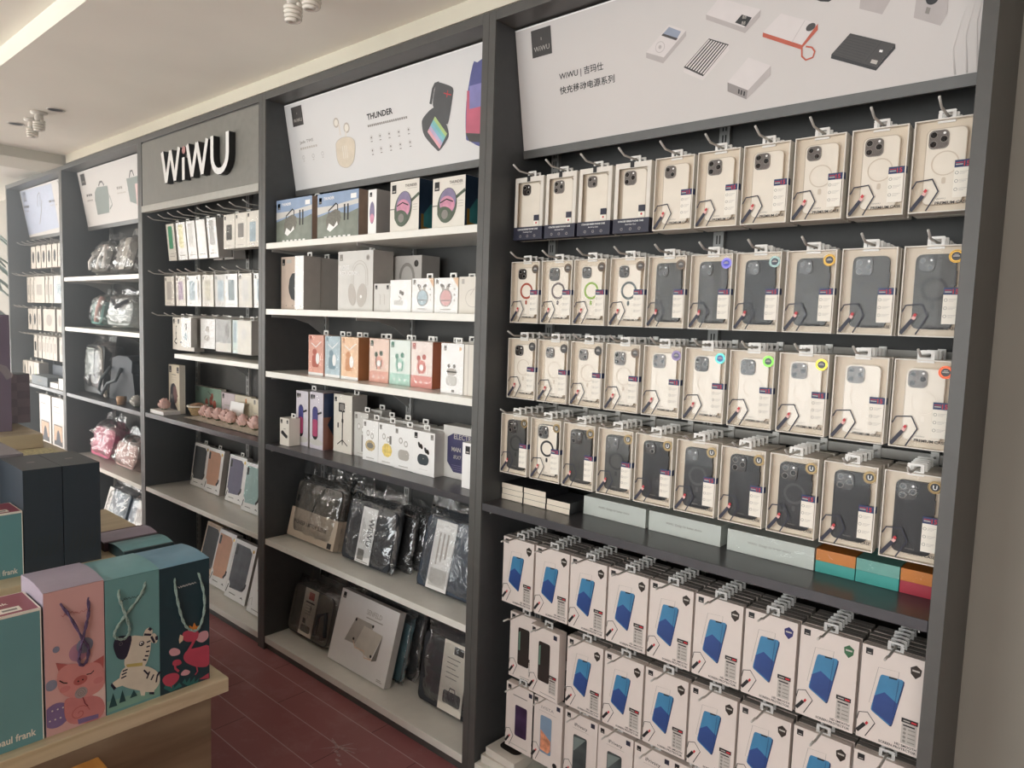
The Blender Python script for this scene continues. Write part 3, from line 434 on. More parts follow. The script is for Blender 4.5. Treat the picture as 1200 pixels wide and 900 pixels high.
def tray_mesh(style):
    b = MB(); w, h, d = CW, CH, CD; t = .0022
    b.box(0, w, 0, d, 0, t, white); b.box(0, w, 0, d, h-t, h, white); b.box(0, t, 0, d, t, h-t, white); b.box(w-t, w, 0, d, t, h-t, white); b.box(t, w-t, d-t, d, t, h-t, white)
    b.box(t, w-t, .0135, .0145, t, h-t, cream)
    if style == 'A':   # card face with a cut-out window and a navy foot
        f = [(0, .0), (w, .0), (w, h), (0, h)]
        fw = .011
        b.box(t, fw, -.0005, .0012, .03, h-t, white); b.box(w-fw, w-t, -.0005, .0012, .03, h-t, white); b.box(fw, w-fw, -.0005, .0012, h-.014, h, white)
        b.box(-.0006, w+.0006, -.0012, d+.0004, -.0006, .036, navy)
        b.rect(w*.42, w*.53, h-.013, h+.004, -.0011, ink)
        b.text('CONCISE SERIES PHONE CASE', w/2, .027, .006, -.0018, white2, 'c', width=.075, bold=.02)
        b.text('Anti-drop Case', w/2, .0195, .0052, -.0018, white2, 'c')
        for k in (.25, .5, .75): b.ring(w*k, .0095, .0036, .0008, -.0018, lightink, 10)
        b.rect(w*.70, w*.88, .052, .068, -.0009, navy); b.rect(w*.70, w*.88, .040, .051, -.0009, label_m); b.disc(w*.79, .0455, .003, -.0012, redink, n=8)
    return b.mesh('carton')
def film_mesh(style):
    b = MB(); w, h = CW, CH; y = .0016
    b.rect(.0022, w-.0022, .0022, h-.0022, y, film)
    if style == 'B':
        q = lambda pts: [(u*w, v*h) for u, v in pts]
        b.stroke(q([(.035, .27), (.10, .345), (.36, .36), (.47, .225), (.29, .02)]), .0027, y-.0004, navy)
        b.stroke(q([(.035, .03), (.245, .205)]), .0072, y-.0005, navy)
        b.stroke(q([(.225, .19), (.262, .222)]), .0064, y-.0007, pinkink)
        b.poly(q([(.225, .235), (.262, .213), (.297, .24), (.262, .262)]), y-.0009, redink)
        b.text('PREMIUM CASE', .43*w, .082*h, .0078, y-.0006, ink, 'l', bold=.015, width=.52*w)
        b.text('WiWU', .44*w, .135*h, .0042, y-.0006, greyink, 'l', sx=1.3)
    return b.mesh('window_film')
def spec_label_mesh():
    b = MB(); w, h = CW, CH; y = .0004
    b.rect(.70*w, .965*w, .145*h, .462*h, y, label_m)
    b.rect(.70*w, 1.0*w, .462*h, .54*h, y, navyblue)
    b.box(w, w+.0004, .0004, .012, .462*h, .54*h, navyblue)
    b.text('15', .845*w, .474*h, .0125, y-.0004, redink, 'l', bold=.02)
    b.rect(.72*w, .83*w, .487*h, .498*h, y-.0004, lightink); b.rect(.72*w, .83*w, .508*h, .515*h, y-.0004, redink)
    for k in range(3):
        z = (.405-.088*k)*h
        b.ring(.745*w, z, .0032, .0008, y-.0004, greyink, 8)
        for j in (0, 1, 2): b.rect(.79*w, (.93-.03*j)*w, z+.0018-.0022*j, z+.0024-.0022*j, y-.0004, lightink)
    return b.mesh('spec_label')
def seal_mesh(k):
    b = MB(); rim, core = SEALM[k]; cx, cz = CW*.855, CH*.875
    r = .0125
    b.disc(cx, cz, r, .0008, rim, n=24); b.ring(cx, cz, r*.9, .0009, .0005, core, 24); b.disc(cx, cz, r*.66, .0004, core, n=20)
    if k == 'goldu': b.text('U', cx, cz-.0045, .012, 0, white2, 'c', bold=.02)
    else: b.rect(cx-.0055, cx+.0055, cz-.0008, cz+.0012, 0, lightink); b.rect(cx-.0035, cx+.0035, cz+.0022, cz+.0036, 0, lightink)
    return b.mesh('seal_sticker')
def tab_mesh(m=None, w=.03, h=.018, t=.0028):
    m = m or tab_m
    b = MB(); x0 = -w/2
    b.box(x0, w/2, 0, t, -.006, .003, m); b.box(x0, x0+.0065, 0, t, .003, h-.005, m); b.box(w/2-.0065, w/2, 0, t, .003, h-.005, m); b.prism(b.rr(x0, w/2, h-.005, h, .0024, 2), 0, t, m)
    return b.mesh('hang_tab')
def phone_mesh(kind):
    b = MB(); x0, x1, z0, z1 = CW*.20, CW*.86, CH*.085, CH*.905
    face, rim = {'clear': (clearc, clearrim), 'smoke': (smoke, smoke_rim), 'black': (blackc, blackc), 'clearblack': (clearc, smoke_rim)}[kind]
    o = b.rr(x0, x1, z0, z1, .0115)
    b.prism(o, .0052, .0134, face, rim); b.loop(o, .0016, .0050, rim)
    if kind in ('smoke', 'black', 'clearblack'): b.box(x1-.0004, x1+.0016, .0055, .012, CH*.56, CH*.72, smoke_rim)
    return b.mesh('phone_case')
def cam_mesh(kind, dark):
    b = MB(); big = kind == 'tri'
    s = .034 if big else .029
    x0, z1 = CW*.245, CH*.885; m = camdark if dark else camglass
    o = b.rr(x0, x0+s, z1-s*1.05, z1, .009)
    b.prism(o, .0028, .0055, m, lensring); b.loop(o, .0012, .0026, lensring if not dark else smoke_rim)
    cx, cz = x0+s/2, z1-s*.525
    P = ((-.26, .26), (-.26, -.26), (.26, 0)) if big else ((-.22, .22), (.22, -.22))
    for a, c_ in P:
        r = s*.20
        b.disc(cx+a*s, cz+c_*s, r, .0024, lensring, n=14); b.disc(cx+a*s, cz+c_*s, r*.82, .0022, lens_m, n=14)
    b.disc(cx+.27*s, cz+(.33 if big else .25)*s, s*.075, .0023, white2, n=8)
    return b.mesh('camera_island')
def ring_mesh(k):
    b = MB(); m = ringcols[k]; wd = .006 if k in ('red', 'grey', 'green', 'teal', 'black', 'faint') else .0022
    cx, cz = CW*.535, CH*.525
    b.ring(cx, cz, .0235, wd, .0046, m, 32)
    if k == 'white': b.ring(cx, cz, .0222, .0006, .0043, ringcols['clear'], 32)
    s = b.rr(cx-.0035, cx+.0035, cz-.0235-.0155, cz-.0235-.003, .003, 3)
    if wd > .002: b.poly(s, .0046, m)
    else: b.loop(s, .0009, .0046, m)
    return b.mesh('magnet_ring')
def case_box(label, x, y, z, style, kind, cam, ringk, seal, dark=False, lean=0, dx=0):
    t = thing('phone_case_box', label, 'phone case box', (x, y, z), (0, 0, 0), group='boxed phone cases on hooks')
    if lean: t.rotation_euler = (R(lean), 0, 0)
    obj('carton', cached(('tray', style), lambda: tray_mesh(style)), t)
    ph = obj('phone_case', cached(('ph', kind), lambda: phone_mesh(kind)), t)
    obj('camera_island', cached(('cam', cam, dark), lambda: cam_mesh(cam, dark)), ph)
    if ringk: obj('magnet_ring', cached(('ring', ringk), lambda: ring_mesh(ringk)), ph)
    obj('window_film', cached(('film', style), lambda: film_mesh(style)), t)
    if style == 'B': obj('spec_label', cached('spec', spec_label_mesh), t)
    if seal: obj('seal_sticker', cached(('seal', seal), lambda: seal_mesh(seal)), t)
    obj('hang_tab', cached('tab', tab_mesh), t, (CW/2, .010, CH))
    return t
back_mesh = None
def back_case():
    b = MB(); b.box(0, CW, 0, CD, 0, CH, white)
    o = b.mesh('carton'); return o
ROWN = ['top hook row', 'second hook row', 'third hook row', 'fourth hook row']
RZ = [1.642, 1.401, 1.179, .957]; RY = [.088, .082, .080, .058]
cams = [['duo', 'tri', 'duo', 'tri', 'duo', 'tri', 'tri', 'duo', 'tri', 'tri'], ['duo', 'tri', 'duo', 'duo', 'duo', 'duo', 'duo', 'duo', 'tri', 'duo'],
        ['duo', 'duo', 'duo', 'tri', 'tri', 'tri', 'tri', 'tri', 'tri', 'tri'], ['tri', 'tri', 'tri', 'tri', 'duo', 'duo', 'tri', 'tri', 'tri', 'tri']]
kinds = [['clear']*10, ['clear']*4+['smoke', 'smoke', 'black', 'smoke', 'smoke', 'smoke'], ['clear']*10, ['smoke', 'clearblack', 'smoke', 'smoke']+['black']*6]
rings = [[None]*7+['clear']*3, ['red', 'grey', 'green', 'teal', 'faint', 'faint', 'black', 'faint', 'faint', 'black'], ['clear', 'clear', 'clear', 'clear']+['white']*6,
         ['black', 'black', 'faint', 'black', None, 'faint', None, 'faint', None, None]]
seals = [[None]*10, ['bronze', 'bronze', 'bronze', 'bronze', 'bronze', 'blue', 'teal', 'gold', None, 'gold'], ['dark', 'dark', 'dark', 'bronze', 'purple', 'cyan', 'green', 'yellow', None, 'orange'], ['goldu']*10]
kname = {'clear': 'clear phone case', 'smoke': 'smoky phone case', 'black': 'black phone case', 'clearblack': 'clear phone case with black edges'}
nback = [[1, 1, 1, 1, 2, 2, 2, 2, 2, 2], [3, 4, 4, 5, 5, 5, 5, 5, 5, 4], [4]*10, [4]*10]
bcm = back_case(); bct = tab_mesh()
for r in range(4):
    for k in range(10):
        x = CR[k] + (.002 if r == 3 else 0) + random.uniform(-.001, .001); y = RY[r]; z = RZ[r]
        st = 'A' if (r == 0 and k < 4) else 'B'
        rg = rings[r][k]; rn = {'red': ' with red ring', 'green': ' with green ring', 'grey': ' with grey ring', 'teal': ' with slate ring'}.get(rg, '')
        lb = f"boxed {kname[kinds[r][k]]}{rn}{' over navy base' if st == 'A' else ''}, {ORD[k]} from left in the {ROWN[r]}"
        t = case_box(lb, x, y, z, st, kinds[r][k], cams[r][k], rg, seals[r][k], dark=(r in (1, 3) or (r == 2 and k in (0, 5, 6)) or (r == 0 and k in (0,))))
        t.rotation_euler = (R(random.uniform(-.4, .4)), 0, R(random.uniform(-1.2, 1.2)))
        n = nback[r][k]; step = CD+.0012
        if r == 0: step = CD+.001
        for j in range(1, n+1):
            if y+CD+j*step > BACK-.036: break
            o = thing('phone_case_box', f"white case box hanging {ORD[j]} from the front behind the {ORD[k]} box, {ROWN[r]}", 'phone case box', (x+random.uniform(-.003, .003), y+j*step, z+random.uniform(-.0006, .0006)), group='boxed phone cases on hooks')
            obj('carton', bcm, o); obj('hang_tab', bct, o, (CW/2, .010, CH))
# ------------------------------------------------------------------ screen protector boxes
SW, SH, SD = .118, .2, .017
pink_white = mat('blush_card', '#dbd0c8', .4, var=.015)
phone_hi = mat('phone_blue_light', '#427fa6', .35, var=.08, scale=25); phone_lo = mat('phone_blue_deep', '#2f4982', .35, var=.1, scale=25); phone_edge = mat('phone_edge_navy', '#23315a', .35, var=0)
greyside = mat('grey_box_side', '#8b8680', .5)
specgrey = mat('spec_grey', '#b9b2aa', .5, var=0)
def base_front(b, w, h, face=None):
    b.box(0, w, 0, SD, 0, h, face or pink_white)
    y = -.0004
    b.rect(.06*w, .175*w, .905*h, .97*h, y, ink); b.rect(.085*w, .15*w, .918*h, .926*h, y-.0002, lightink)
    q = lambda pts: [(u*w, v*h) for u, v in pts]
    b.stroke(q([(.0, .185), (.025, .265), (.16, .29), (.29, .2), (.15, .03)]), .0018, y, ink)
    b.stroke(q([(.01, .06), (.13, .16)]), .007, y-.0002, ink); b.poly(q([(.13, .165), (.16, .15), (.19, .18), (.16, .195)]), y-.0003, redink)
    return q
def spec_block(b, w, h, y=-.0004):
    b.rect(.70*w, .93*w, .10*h, .32*h, y, specgrey); b.rect(.69*w, .94*w, .32*h, .365*h, y, ink)
    b.rect(.72*w, .82*w, .335*h, .345*h, y-.0002, lightink); b.rect(.84*w, .92*w, .332*h, .35*h, y-.0002, redink)
    b.rect(.72*w, .90*w, .285*h, .30*h, y-.0002, ink)
    for k in range(4):
        b.disc(.75*w, (.255-.042*k)*h, .003, y-.0002, greyink, n=8); b.rect(.80*w, .91*w, (.252-.042*k)*h, (.262-.042*k)*h, y-.0002, greyink)
def protector_mesh(shield):
    b = MB(); w, h = SW, SH; q = base_front(b, w, h); y = -.0004
    b.loop(q([(.275, .80), (.60, .815), (.56, .40), (.17, .40)]), .0007, y, greyink)
    tl, tr, br, bl = (.32, .735), (.68, .745), (.53, .225), (.2, .33)
    def rc(p, a, c_, s=.18): return [(p[0]+(a[0]-p[0])*s, p[1]+(a[1]-p[1])*s), (p[0]+(c_[0]-p[0])*s*.5, p[1]+(c_[1]-p[1])*s*.5)]
    oc = []
    for p, a, c_ in ((tl, bl, tr), (tr, tl, br), (br, tr, bl), (bl, br, tl)):
        oc += [(p[0]+(a[0]-p[0])*.08, p[1]+(a[1]-p[1])*.08), (p[0]+(a[0]-p[0])*.02+(c_[0]-p[0])*.02, p[1]+(a[1]-p[1])*.02+(c_[1]-p[1])*.02), (p[0]+(c_[0]-p[0])*.08, p[1]+(c_[1]-p[1])*.08)]
    b.poly(q([(u+.02, v-.008) for u, v in oc]), y, phone_edge); b.poly(q(oc), y-.0002, phone_hi)
    b.poly(q([(.245, .49), (.40, .56), (.62, .48), (.545, .255), (.525, .243), (.225, .335)]), y-.0004, phone_lo)
    b.poly(q([(.45, .738), (.58, .742), (.575, .725), (.455, .72)]), y-.0005, ink)
    b.loop(q([(.60, .73), (.612, .73), (.56, .36), (.55, .36)]), .0004, y-.0005, phone_edge)
    sh = mat('shield_'+shield, {'dark': '#3b352f', 'green': '#3f6a4a', 'blue': '#35366a'}[shield], .3, metal=.3, var=.15, scale=150)
    b.poly(q([(.76, .90), (.845, .935), (.93, .90), (.92, .84), (.845, .795), (.77, .84)]), y, sh); b.rect(.79*w, .9*w, .868*h, .885*h, y-.0002, lightink)
    spec_block(b, w, h)
    b.text('HD SMOOTH', .945*w, .063*h, .0068, y, ink, 'r', bold=.02, width=.33*w); b.text('SCREEN PROTECTOR', .945*w, .026*h, .0068, y, ink, 'r', bold=.02, width=.58*w)
    return b.mesh('carton')
def window_phone_mesh(kind):
    """other protector boxes with an upright phone picture"""
    w, h = SW*.92, SH
    b = MB(); q = base_front(b, w, h); y = -.0004
    b.rect(.80*w, .92*w, .90*h, .965*h, y, navy)
    if kind == 'dark':
        b.poly(b.rr(.30*w, .70*w, .22*h, .80*h, .006), y, camdark); b.poly(q([(.32, .45), (.38, .45), (.38, .75), (.32, .72)]), y-.0003, mat('green_glint', '#5f7a6a', .3)); spec_block(b, w, h)
        b.rect(.4*w, .93*w, .05*h, .058*h, y, greyink)
    elif kind == 'vista':
        b.text('iVISTA', .5*w, .84*h, .012, y, greyink, 'c', width=.42*w); b.rect(.22*w, .80*w, .80*h, .803*h, y, greyink)
        b.poly(b.rr(.28*w, .66*w, .18*h, .74*h, .006), y, mat('ice_blue_print', '#7d93a8', .4)); b.poly(q([(.30, .52), (.64, .40), (.64, .25), (.55, .2), (.30, .22)]), y-.0003, mat('petal_print', '#cf8b6a', .4, var=.4, scale=60))
        b.poly(b.ell(.8*w, .07*h, .008, .008), y, ink)
    elif kind == 'purple':
        b.rect(.25*w, .75*w, .83*h, .845*h, y, greyink); b.poly(b.rr(.34*w, .76*w, .22*h, .70*h, .006), y, mat('violet_screen', '#3b2c46', .3, var=.4, scale=25)); b.rect(.1*w, .8*w, .06*h, .075*h, y, lightink)
    else:
        b.text('iPrivacy', .5*w, .82*h, .0135, y, ink, 'c', width=.4*w); b.rect(.25*w, .76*w, .785*h, .788*h, y, greyink)
        b.poly(b.rr(.28*w, .70*w, .12*h, .70*h, .006), y, mat('grey_screen', '#444c4c', .3, var=.3, scale=25)); b.poly(q([(.30, .45), (.66, .68), (.30, .66)]), y-.0003, mat('grey_screen_light', '#77837f', .3))
    return b.mesh('carton')
def prot(label, x, y, z, me, w=SW, d=SD, rz=0, tab=True, depth=1.):
    t = thing('screen_protector_box', label, 'screen protector box', (x, y, z), (0, 0, rz), group='boxed screen protectors on hooks')
    o = obj('carton', me, t)
    if depth != 1: o.scale = (1, depth, 1)
    if tab: obj('hang_tab', cached('stab', lambda: tab_mesh(greytab)), t, (w/2, SD*.5*depth, SH))
    return t
bpm = MB(); bpm.box(0, SW, 0, SD, 0, SH, greyside); bpm.box(.0005, SW-.0005, -.0004, .002, .0005, SH-.0005, pink_white); bpm = bpm.mesh('carton')
def prot_row(z, xs, rowname, nb, meshes, y=.06):
    for k, x in xs:
        me = meshes(k)
        jit = random.uniform(-.002, .002)
        prot(f"screen protector box with blue phone picture, {ORD[k]} from left, {rowname}", x, y, z, me, rz=R(random.uniform(-1, 1)))
        for j in range(1, nb+1):
            yy = y+j*(SD+.004)
            if yy+SD > BACK-.045: break
            o = thing('screen_protector_box', f"plain screen protector box, {ORD[j]} from front on the {ORD[k]} hook, {rowname}", 'screen protector box', (x+random.uniform(-.0025, .0025), yy, z+random.uniform(-.0006, .0006)), group='boxed screen protectors on hooks')
            obj('carton', bpm, o); obj('hang_tab', cached('stab', lambda: tab_mesh(greytab)), o, (SW/2, SD*.5, SH))
shm = {s: protector_mesh(s) for s in ('dark', 'green', 'blue')}
prot_row(.566, list(enumerate(SR)), 'upper row below the shelf', 5, lambda k: shm['blue'] if k == 6 else shm['green'] if k == 7 else shm['dark'])
prot_row(.3372, [(k, SR[k]) for k in range(2, 9)], 'middle row below the shelf', 3, lambda k: shm['dark'])
prot('screen protector box with dark phone window, first in the middle row beside the cabinet side', -1.332, .075, .3365, cached('wdark', lambda: window_phone_mesh('dark')), SW*.92)
prot('thicker screen protector box with dark phone window, pulled forward, second in the middle row', -1.232, .05, .3365, cached('wdark', lambda: window_phone_mesh('dark')), SW*.92, rz=R(-3), depth=1.8)
for k, (kd, x, tx) in enumerate((('purple', -1.325, 'screen protector box with purple phone picture, first in the lowest hook row'), ('vista', -1.222, 'screen protector box with flower screen picture, second in the lowest hook row'),
                     ('privacy', -1.104, 'screen protector box reading iPrivacy, left one of three in the lowest hook row'), ('privacy', -.992, 'screen protector box reading iPrivacy, middle one of three in the lowest hook row'),
                     ('privacy', -.879, 'screen protector box reading iPrivacy, right one of three in the lowest hook row'), ('dark', -.77, 'screen protector box with dark phone window, right of the iPrivacy boxes, lowest hook row'))):
    prot(tx, x, .06, .125, cached('w'+kd, lambda: window_phone_mesh(kd)), SW*.92, depth=1.3)
# ------------------------------------------------------------------ generic boxed product
def product(name, label, cat, x, y, z, w, h, d, m=white, front=None, sidem=None, tab=False, rz=0, lean=0, group=None, wrap=False, topm=None, tabx=.5):
    """box whose front-left-bottom corner stands at (x, y, z); front faces -y; lean > 0 tips the top back"""
    rx = -R(lean)
    t = thing(name, label, cat, (x, y, z+(d*math.sin(R(lean)) if lean > 0 else 0)), (rx, 0, R(rz)), group)
    b = MB(); b.box(0, w, 0, d, 0, h, m)
    if sidem:
        b.box(w, w+.0004, .0006, d, 0.0004, h-.0004, sidem); b.box(-.0004, 0, .0006, d, .0004, h-.0004, sidem)
    if topm: b.box(.0004, w-.0004, .0006, d, h, h+.0004, topm)
    if front: front(b, w, h)
    b.build('carton', t)
    if wrap:
        f = MB(); f.rect(0, w, 0, h, -.0016, wrapfilm); f.build('plastic_wrap', t)
    if tab: obj('hang_tab', cached('tab', tab_mesh), t, (w*tabx, d*.6, h))
    return t
wrapfilm = film_mat('shrink_wrap', base=.01, rough=.06, bump=.2, bscale=18, gain=.45)
Y = -.0005
def logo(b, x, z, s=.016, m=None): b.rect(x, x+s, z-s*1.25, z, Y, m or ink); b.rect(x+s*.2, x+s*.8, z-s*1.05, z-s*.85, Y-.0003, lightink)
skyblue = mat('print_sky', '#8fa3bf', .35, var=.12, scale=14); grassgrn = mat('print_field', '#7c8276', .35, var=.18, scale=22); cardtan = mat('card_tan_side', '#a08b7c', .5, var=.08)
silverp = mat('print_speaker_grey', '#6d6a60', .35, var=.2, scale=120); pinkp = mat('print_pink', '#c98aa0', .35, var=.2, scale=40); olive = mat('print_olive', '#4f5a4a', .35, var=.2, scale=60)
purp = mat('print_violet', '#857b98', .35, var=.15, scale=30); rust = mat('rust_card', '#b26b48', .4, var=.05); coral = mat('coral_card', '#dca593', .4, var=.08, scale=40)
pale_blue = mat('pale_blue_card', '#b4c4ca', .35, var=.12, scale=40); peach = mat('peach_card', '#e8c4a2', .4, var=.1, scale=40); mint = mat('mint_card', '#b0d0c2', .4, var=.12, scale=40); lilac = mat('lilac_card', '#c9bcd0', .4, var=.06)
nightside = mat('night_print_side', '#27384a', .35, var=.35, scale=12); amber = mat('amber_print', '#8a6a2c', .4, var=.15, scale=20); tealp = mat('teal_print', '#3f7f80', .35, var=.2, scale=25)
palegrey = mat('pale_grey_card', '#cfccc6', .4, var=.02); warmgrey = mat('warm_grey_side', '#b3aea8', .5, var=.03)

# ---- boxes on the dark shelf under the phone cases
sbw = mat('small_box_white', '#e2d6c4', .4, var=.02); sbk = mat('small_box_dark_side', '#2b2c30', .5)
gbox = mat('pale_green_grey_card', '#c3c7c0', .35, var=.02)
for si, (x, n, nm) in enumerate(((-1.392, 3, 'leftmost stack'), (-1.305, 3, 'middle stack'), (-1.219, 2, 'low right-hand stack'))):
    for k in range(n):
        b = MB(); w, h, d = .082, .0162, .11
        b.box(0, w, 0, d, 0, h, sbk); b.box(.0004, w-.0004, -.0006, .001, .0004, h-.0004, sbw)
        lv = ['lowest box', 'middle box', 'top box'][k] if n == 3 else ['lower box', 'upper box'][k]
        t = thing('slim_carton', f'slim cream carton with dark sides, {lv} of the {nm} under the cases', 'small box', (x+random.uniform(-.001, .001), .085, .869+k*.0166), group='slim cartons stacked on the dark shelf')
        b.build('carton', t)
for k in range(2):
    b = MB(); b.box(0, .08, 0, .07, 0, .0162, sbk); b.box(.0004, .0796, -.0006, .001, .0004, .0158, sbw)
    t = thing('slim_carton', f"slim cream carton with dark sides, {['lower', 'upper'][k]} of the two set back beside the low stack", 'small box', (-1.133, .155, .869+k*.0166), group='slim cartons stacked on the dark shelf'); b.build('carton', t)
for k, x in enumerate((-1.122, -.912, -.693)):
    def fr(b, w, h): b.text('WiWU  Design for better choice', w*.5, h*.5, .008, Y, greyink, 'c', width=w*.5)
    w_ = (.2, .2, .204)[k]
    product('long_flat_carton', f"long pale grey carton, {['left', 'middle', 'right'][k]} one of three lying under the black case row", 'flat box', x, .131 if k < 2 else .128, .869, w_, .052, .11, gbox, fr, group='long pale cartons on the dark shelf', wrap=(k == 2))
orange = mat('orange_card', '#c77a2c', .35, var=.05); tealc = mat('teal_card', '#3f9a92', .35, var=.04); tealpale = mat('pale_teal_card', '#6fa69b', .35, var=.06); crimson = mat('crimson_card', '#a3283a', .35, var=.05)
for nm, x, w_, lo, hi, lon, hin in (('left', -.485, .082, tealc, orange, 'teal', 'orange'), ('middle', -.401, .084, tealc, tealpale, 'teal', 'pale teal'), ('right', -.315, .07, crimson, orange, 'crimson', 'orange')):
    for k, (mm, cn) in enumerate(((lo, lon), (hi, hin))):
        product('small_coloured_carton', f"small {cn} carton, {['lower', 'upper'][k]} of the {nm} pair at the shelf's right end", 'small box', x, .128, .869+k*.0263, w_, .026, .11, mm, group='coloured cartons on the dark shelf', wrap=(k == 1))
# flat boxes lying at the foot of the right cabinet
for k, (x, y, z, rz, tx) in enumerate(((-1.385, .02, .058, 2, 'flat white charger box lying at the cabinet foot, underneath the tilted one'), (-1.375, .03, .083, -3, 'flat white charger box with dark window, on top at the left of the cabinet foot'), (-1.20, .0, .058, 4, 'flat white charger box with hang tab lying at the cabinet foot, right of the pair'))):
    b = MB(); w, d, h = .12, .17, .024; b.box(0, w, 0, d, 0, h, white)
    top = MB(); top.poly(top.rr(.02, .10, .03, .14, .02), 0, camdark); top.disc(.06, .085, .025, -.0004, lightink); top.rect(.01, .025, .15, .162, 0, ink)
    b.merge(top, Matrix.Translation((0, 0, h+.0005)) @ Matrix.Rotation(-PI/2, 4, 'X'))
    t = thing('flat_charger_box', tx, 'flat box', (x, y, z), (0, 0, R(rz)), group='flat boxes at the cabinet foot'); b.build('carton', t)
    obj('hang_tab', cached('tab', tab_mesh), t, (w/2, d, .004), (-PI/2, 0, 0))

# ---- cabinet with speakers and earphones: top shelf
S1, S2, S3, S4, S5, S6 = 1.684, 1.424, 1.173, .876, .476, .058
def outdoor(b, w, h):
    b.poly([(0, h*.52), (w, h*.52), (w, h), (0, h)], Y, skyblue); b.poly([(0, 0), (w, 0), (w, h*.6), (w*.75, h*.52), (w*.4, h*.6), (0, h*.5)], Y-.0002, grassgrn)
    b.poly([(0, h*.55), (w*.5, h*.64), (w, h*.7), (w, h*.8), (w*.4, h*.72), (0, h*.72)], Y-.0003, palegrey)
    logo(b, w*.04, h*.92, .018); b.text('THUNDER', w*.16, h*.86, .014, Y-.0004, white2, 'l', bold=.03); b.rect(w*.82, w*.95, h*.82, h*.92, Y-.0004, white2)
    q = lambda p: [(u*w, v*h) for u, v in p]
    b.stroke(q([(.28, .45), (.29, .62), (.47, .76), (.51, .72), (.51, .6)]), .006, Y-.0005, ink)
    b.poly(q([(.22, .42), (.28, .56), (.46, .64), (.57, .58), (.60, .44), (.55, .30), (.32, .16), (.24, .22)]), Y-.0006, silverp)
    b.poly(q([(.25, .22), (.30, .35), (.42, .26), (.50, .38), (.52, .30), (.33, .16)]), Y-.0008, white2)
    for u in (.66, .74): b.rect(u*w, (u+.035)*w, .38*h, .72*h, Y-.0006, ink)
    for k in range(6): b.rect((.18+.115*k)*w, (.245+.115*k)*w, .03*h, .07*h, Y-.0006, white2)
product('speaker_box', 'landscape speaker box with mountain print and carry handle, leftmost on the top cream shelf', 'speaker box', -2.612, .045, S1, .25, .17, .11, skyblue, outdoor, cardtan, group='speaker boxes on the top shelf')
t = product('speaker_box', 'landscape speaker box with mountain print, second from left on the top cream shelf', 'speaker box', -2.325, .045, S1, .252, .168, .11, skyblue, outdoor, cardtan, group='speaker boxes on the top shelf')
hb = MB(); hb.tube([(.19, .05, .168), (.19, .05, .178), (.2, .05, .186), (.22, .05, .186), (.23, .05, .178), (.23, .05, .168)], .003, greytab); hb.build('handle', [o for o in SC.objects if o.get('label', '').startswith('landscape speaker box with mountain print and')][0])
def narrowwhite(b, w, h): logo(b, w*.2, h*.94, .012); b.poly(b.ell(w*.5, h*.5, w*.3, h*.24), Y, purp); b.poly(b.ell(w*.5, h*.38, w*.25, h*.1), Y-.0002, pinkp)
product('speaker_box', 'narrow white speaker box between the mountain print boxes and the cream ones', 'speaker box', -2.025, .05, S1, .045, .158, .12, white2, narrowwhite, warmgrey, group='speaker boxes on the top shelf')
def thunder(b, w, h):
    logo(b, w*.06, h*.93, .022); b.text('THUNDER', w*.93, h*.865, .0125, Y, greyink, 'r', bold=.03); b.rect(w*.6, w*.93, h*.83, h*.84, Y, lightink)
    a = .12
    b.stroke([(0, h*.47), (w*.2, h*.47), (w*.4, h*.56), (w*.62, h*.53)], .004, Y, greyink); b.stroke([(w*.7, h*.58), (w, h*.72)], .01, Y, olive)
    b.poly(b.ell(w*.46, h*.46, w*.30, h*.34, 24, -.25), Y-.0002, olive); b.poly(b.ell(w*.48, h*.53, w*.25, h*.26, 24, -.25), Y-.0004, purp); b.poly(b.ell(w*.47, h*.48, w*.23, h*.16, 20, -.2), Y-.0006, pinkp)
    b.poly(b.ell(w*.40, h*.30, w*.24, h*.14, 20, -.2), Y-.0008, olive); b.disc(w*.40, h*.29, w*.1, Y-.001, greyink); b.stroke([(w*.25, h*.52), (w*.45, h*.58), (w*.65, h*.52)], .004, Y-.001, ink)
    for j in range(3): b.rect(w*.8, w*.95, h*(.52-.05*j), h*(.53-.05*j), Y, lightink)
for k, x in enumerate((-1.905, -1.695)):
    t = product('speaker_box', f"cream portrait speaker box with violet speaker print, {['left', 'right'][k]} of the pair", 'speaker box', x, .05, S1, .145, .172-.012*k, .125, white, thunder, nightside, group='speaker boxes on the top shelf')
    b = MB(); b.box(.1456, .146, .01, .12, .002, .06, amber); b.add([(.1465, .02, .02), (.1465, .07, .015), (.1465, .09, .085), (.1465, .05, .095), (.1465, .02, .06)], [(0, 1, 2, 3, 4)], tealp); b.build('side_print', t)
# ---- second shelf: headphones and earbuds
def hp_dark(b, w, h):
    logo(b, w*.05, h*.96, .02); b.rect(w*.25, w*.5, h*.88, h*.95, Y, lightink); b.poly(b.ell(w*.95, h*.42, w*.5, h*.25), Y, mat('dark_ear_cup', '#2b3033', .4)) if False else b.poly([(w*.36, h*.42), (w*.41, h*.58), (w*.53, h*.68), (w*.75, h*.70), (w, h*.62), (w, h*.2), (w*.75, h*.15), (w*.50, h*.2), (w*.39, h*.32)], Y, mat('dark_ear_cup', '#2b3033', .4))
    b.disc(w*.25, h*.07, .003, Y, greyink); b.disc(w*.55, h*.07, .003, Y, greyink)
product('headphone_box', 'tan headphone box with dark ear cup print, leftmost on the second cream shelf', 'headphone box', -2.603, .062, S2, .15, .208, .08, mat('tan_card', '#c6b3a4', .45), hp_dark, warmgrey, group='headphone boxes')
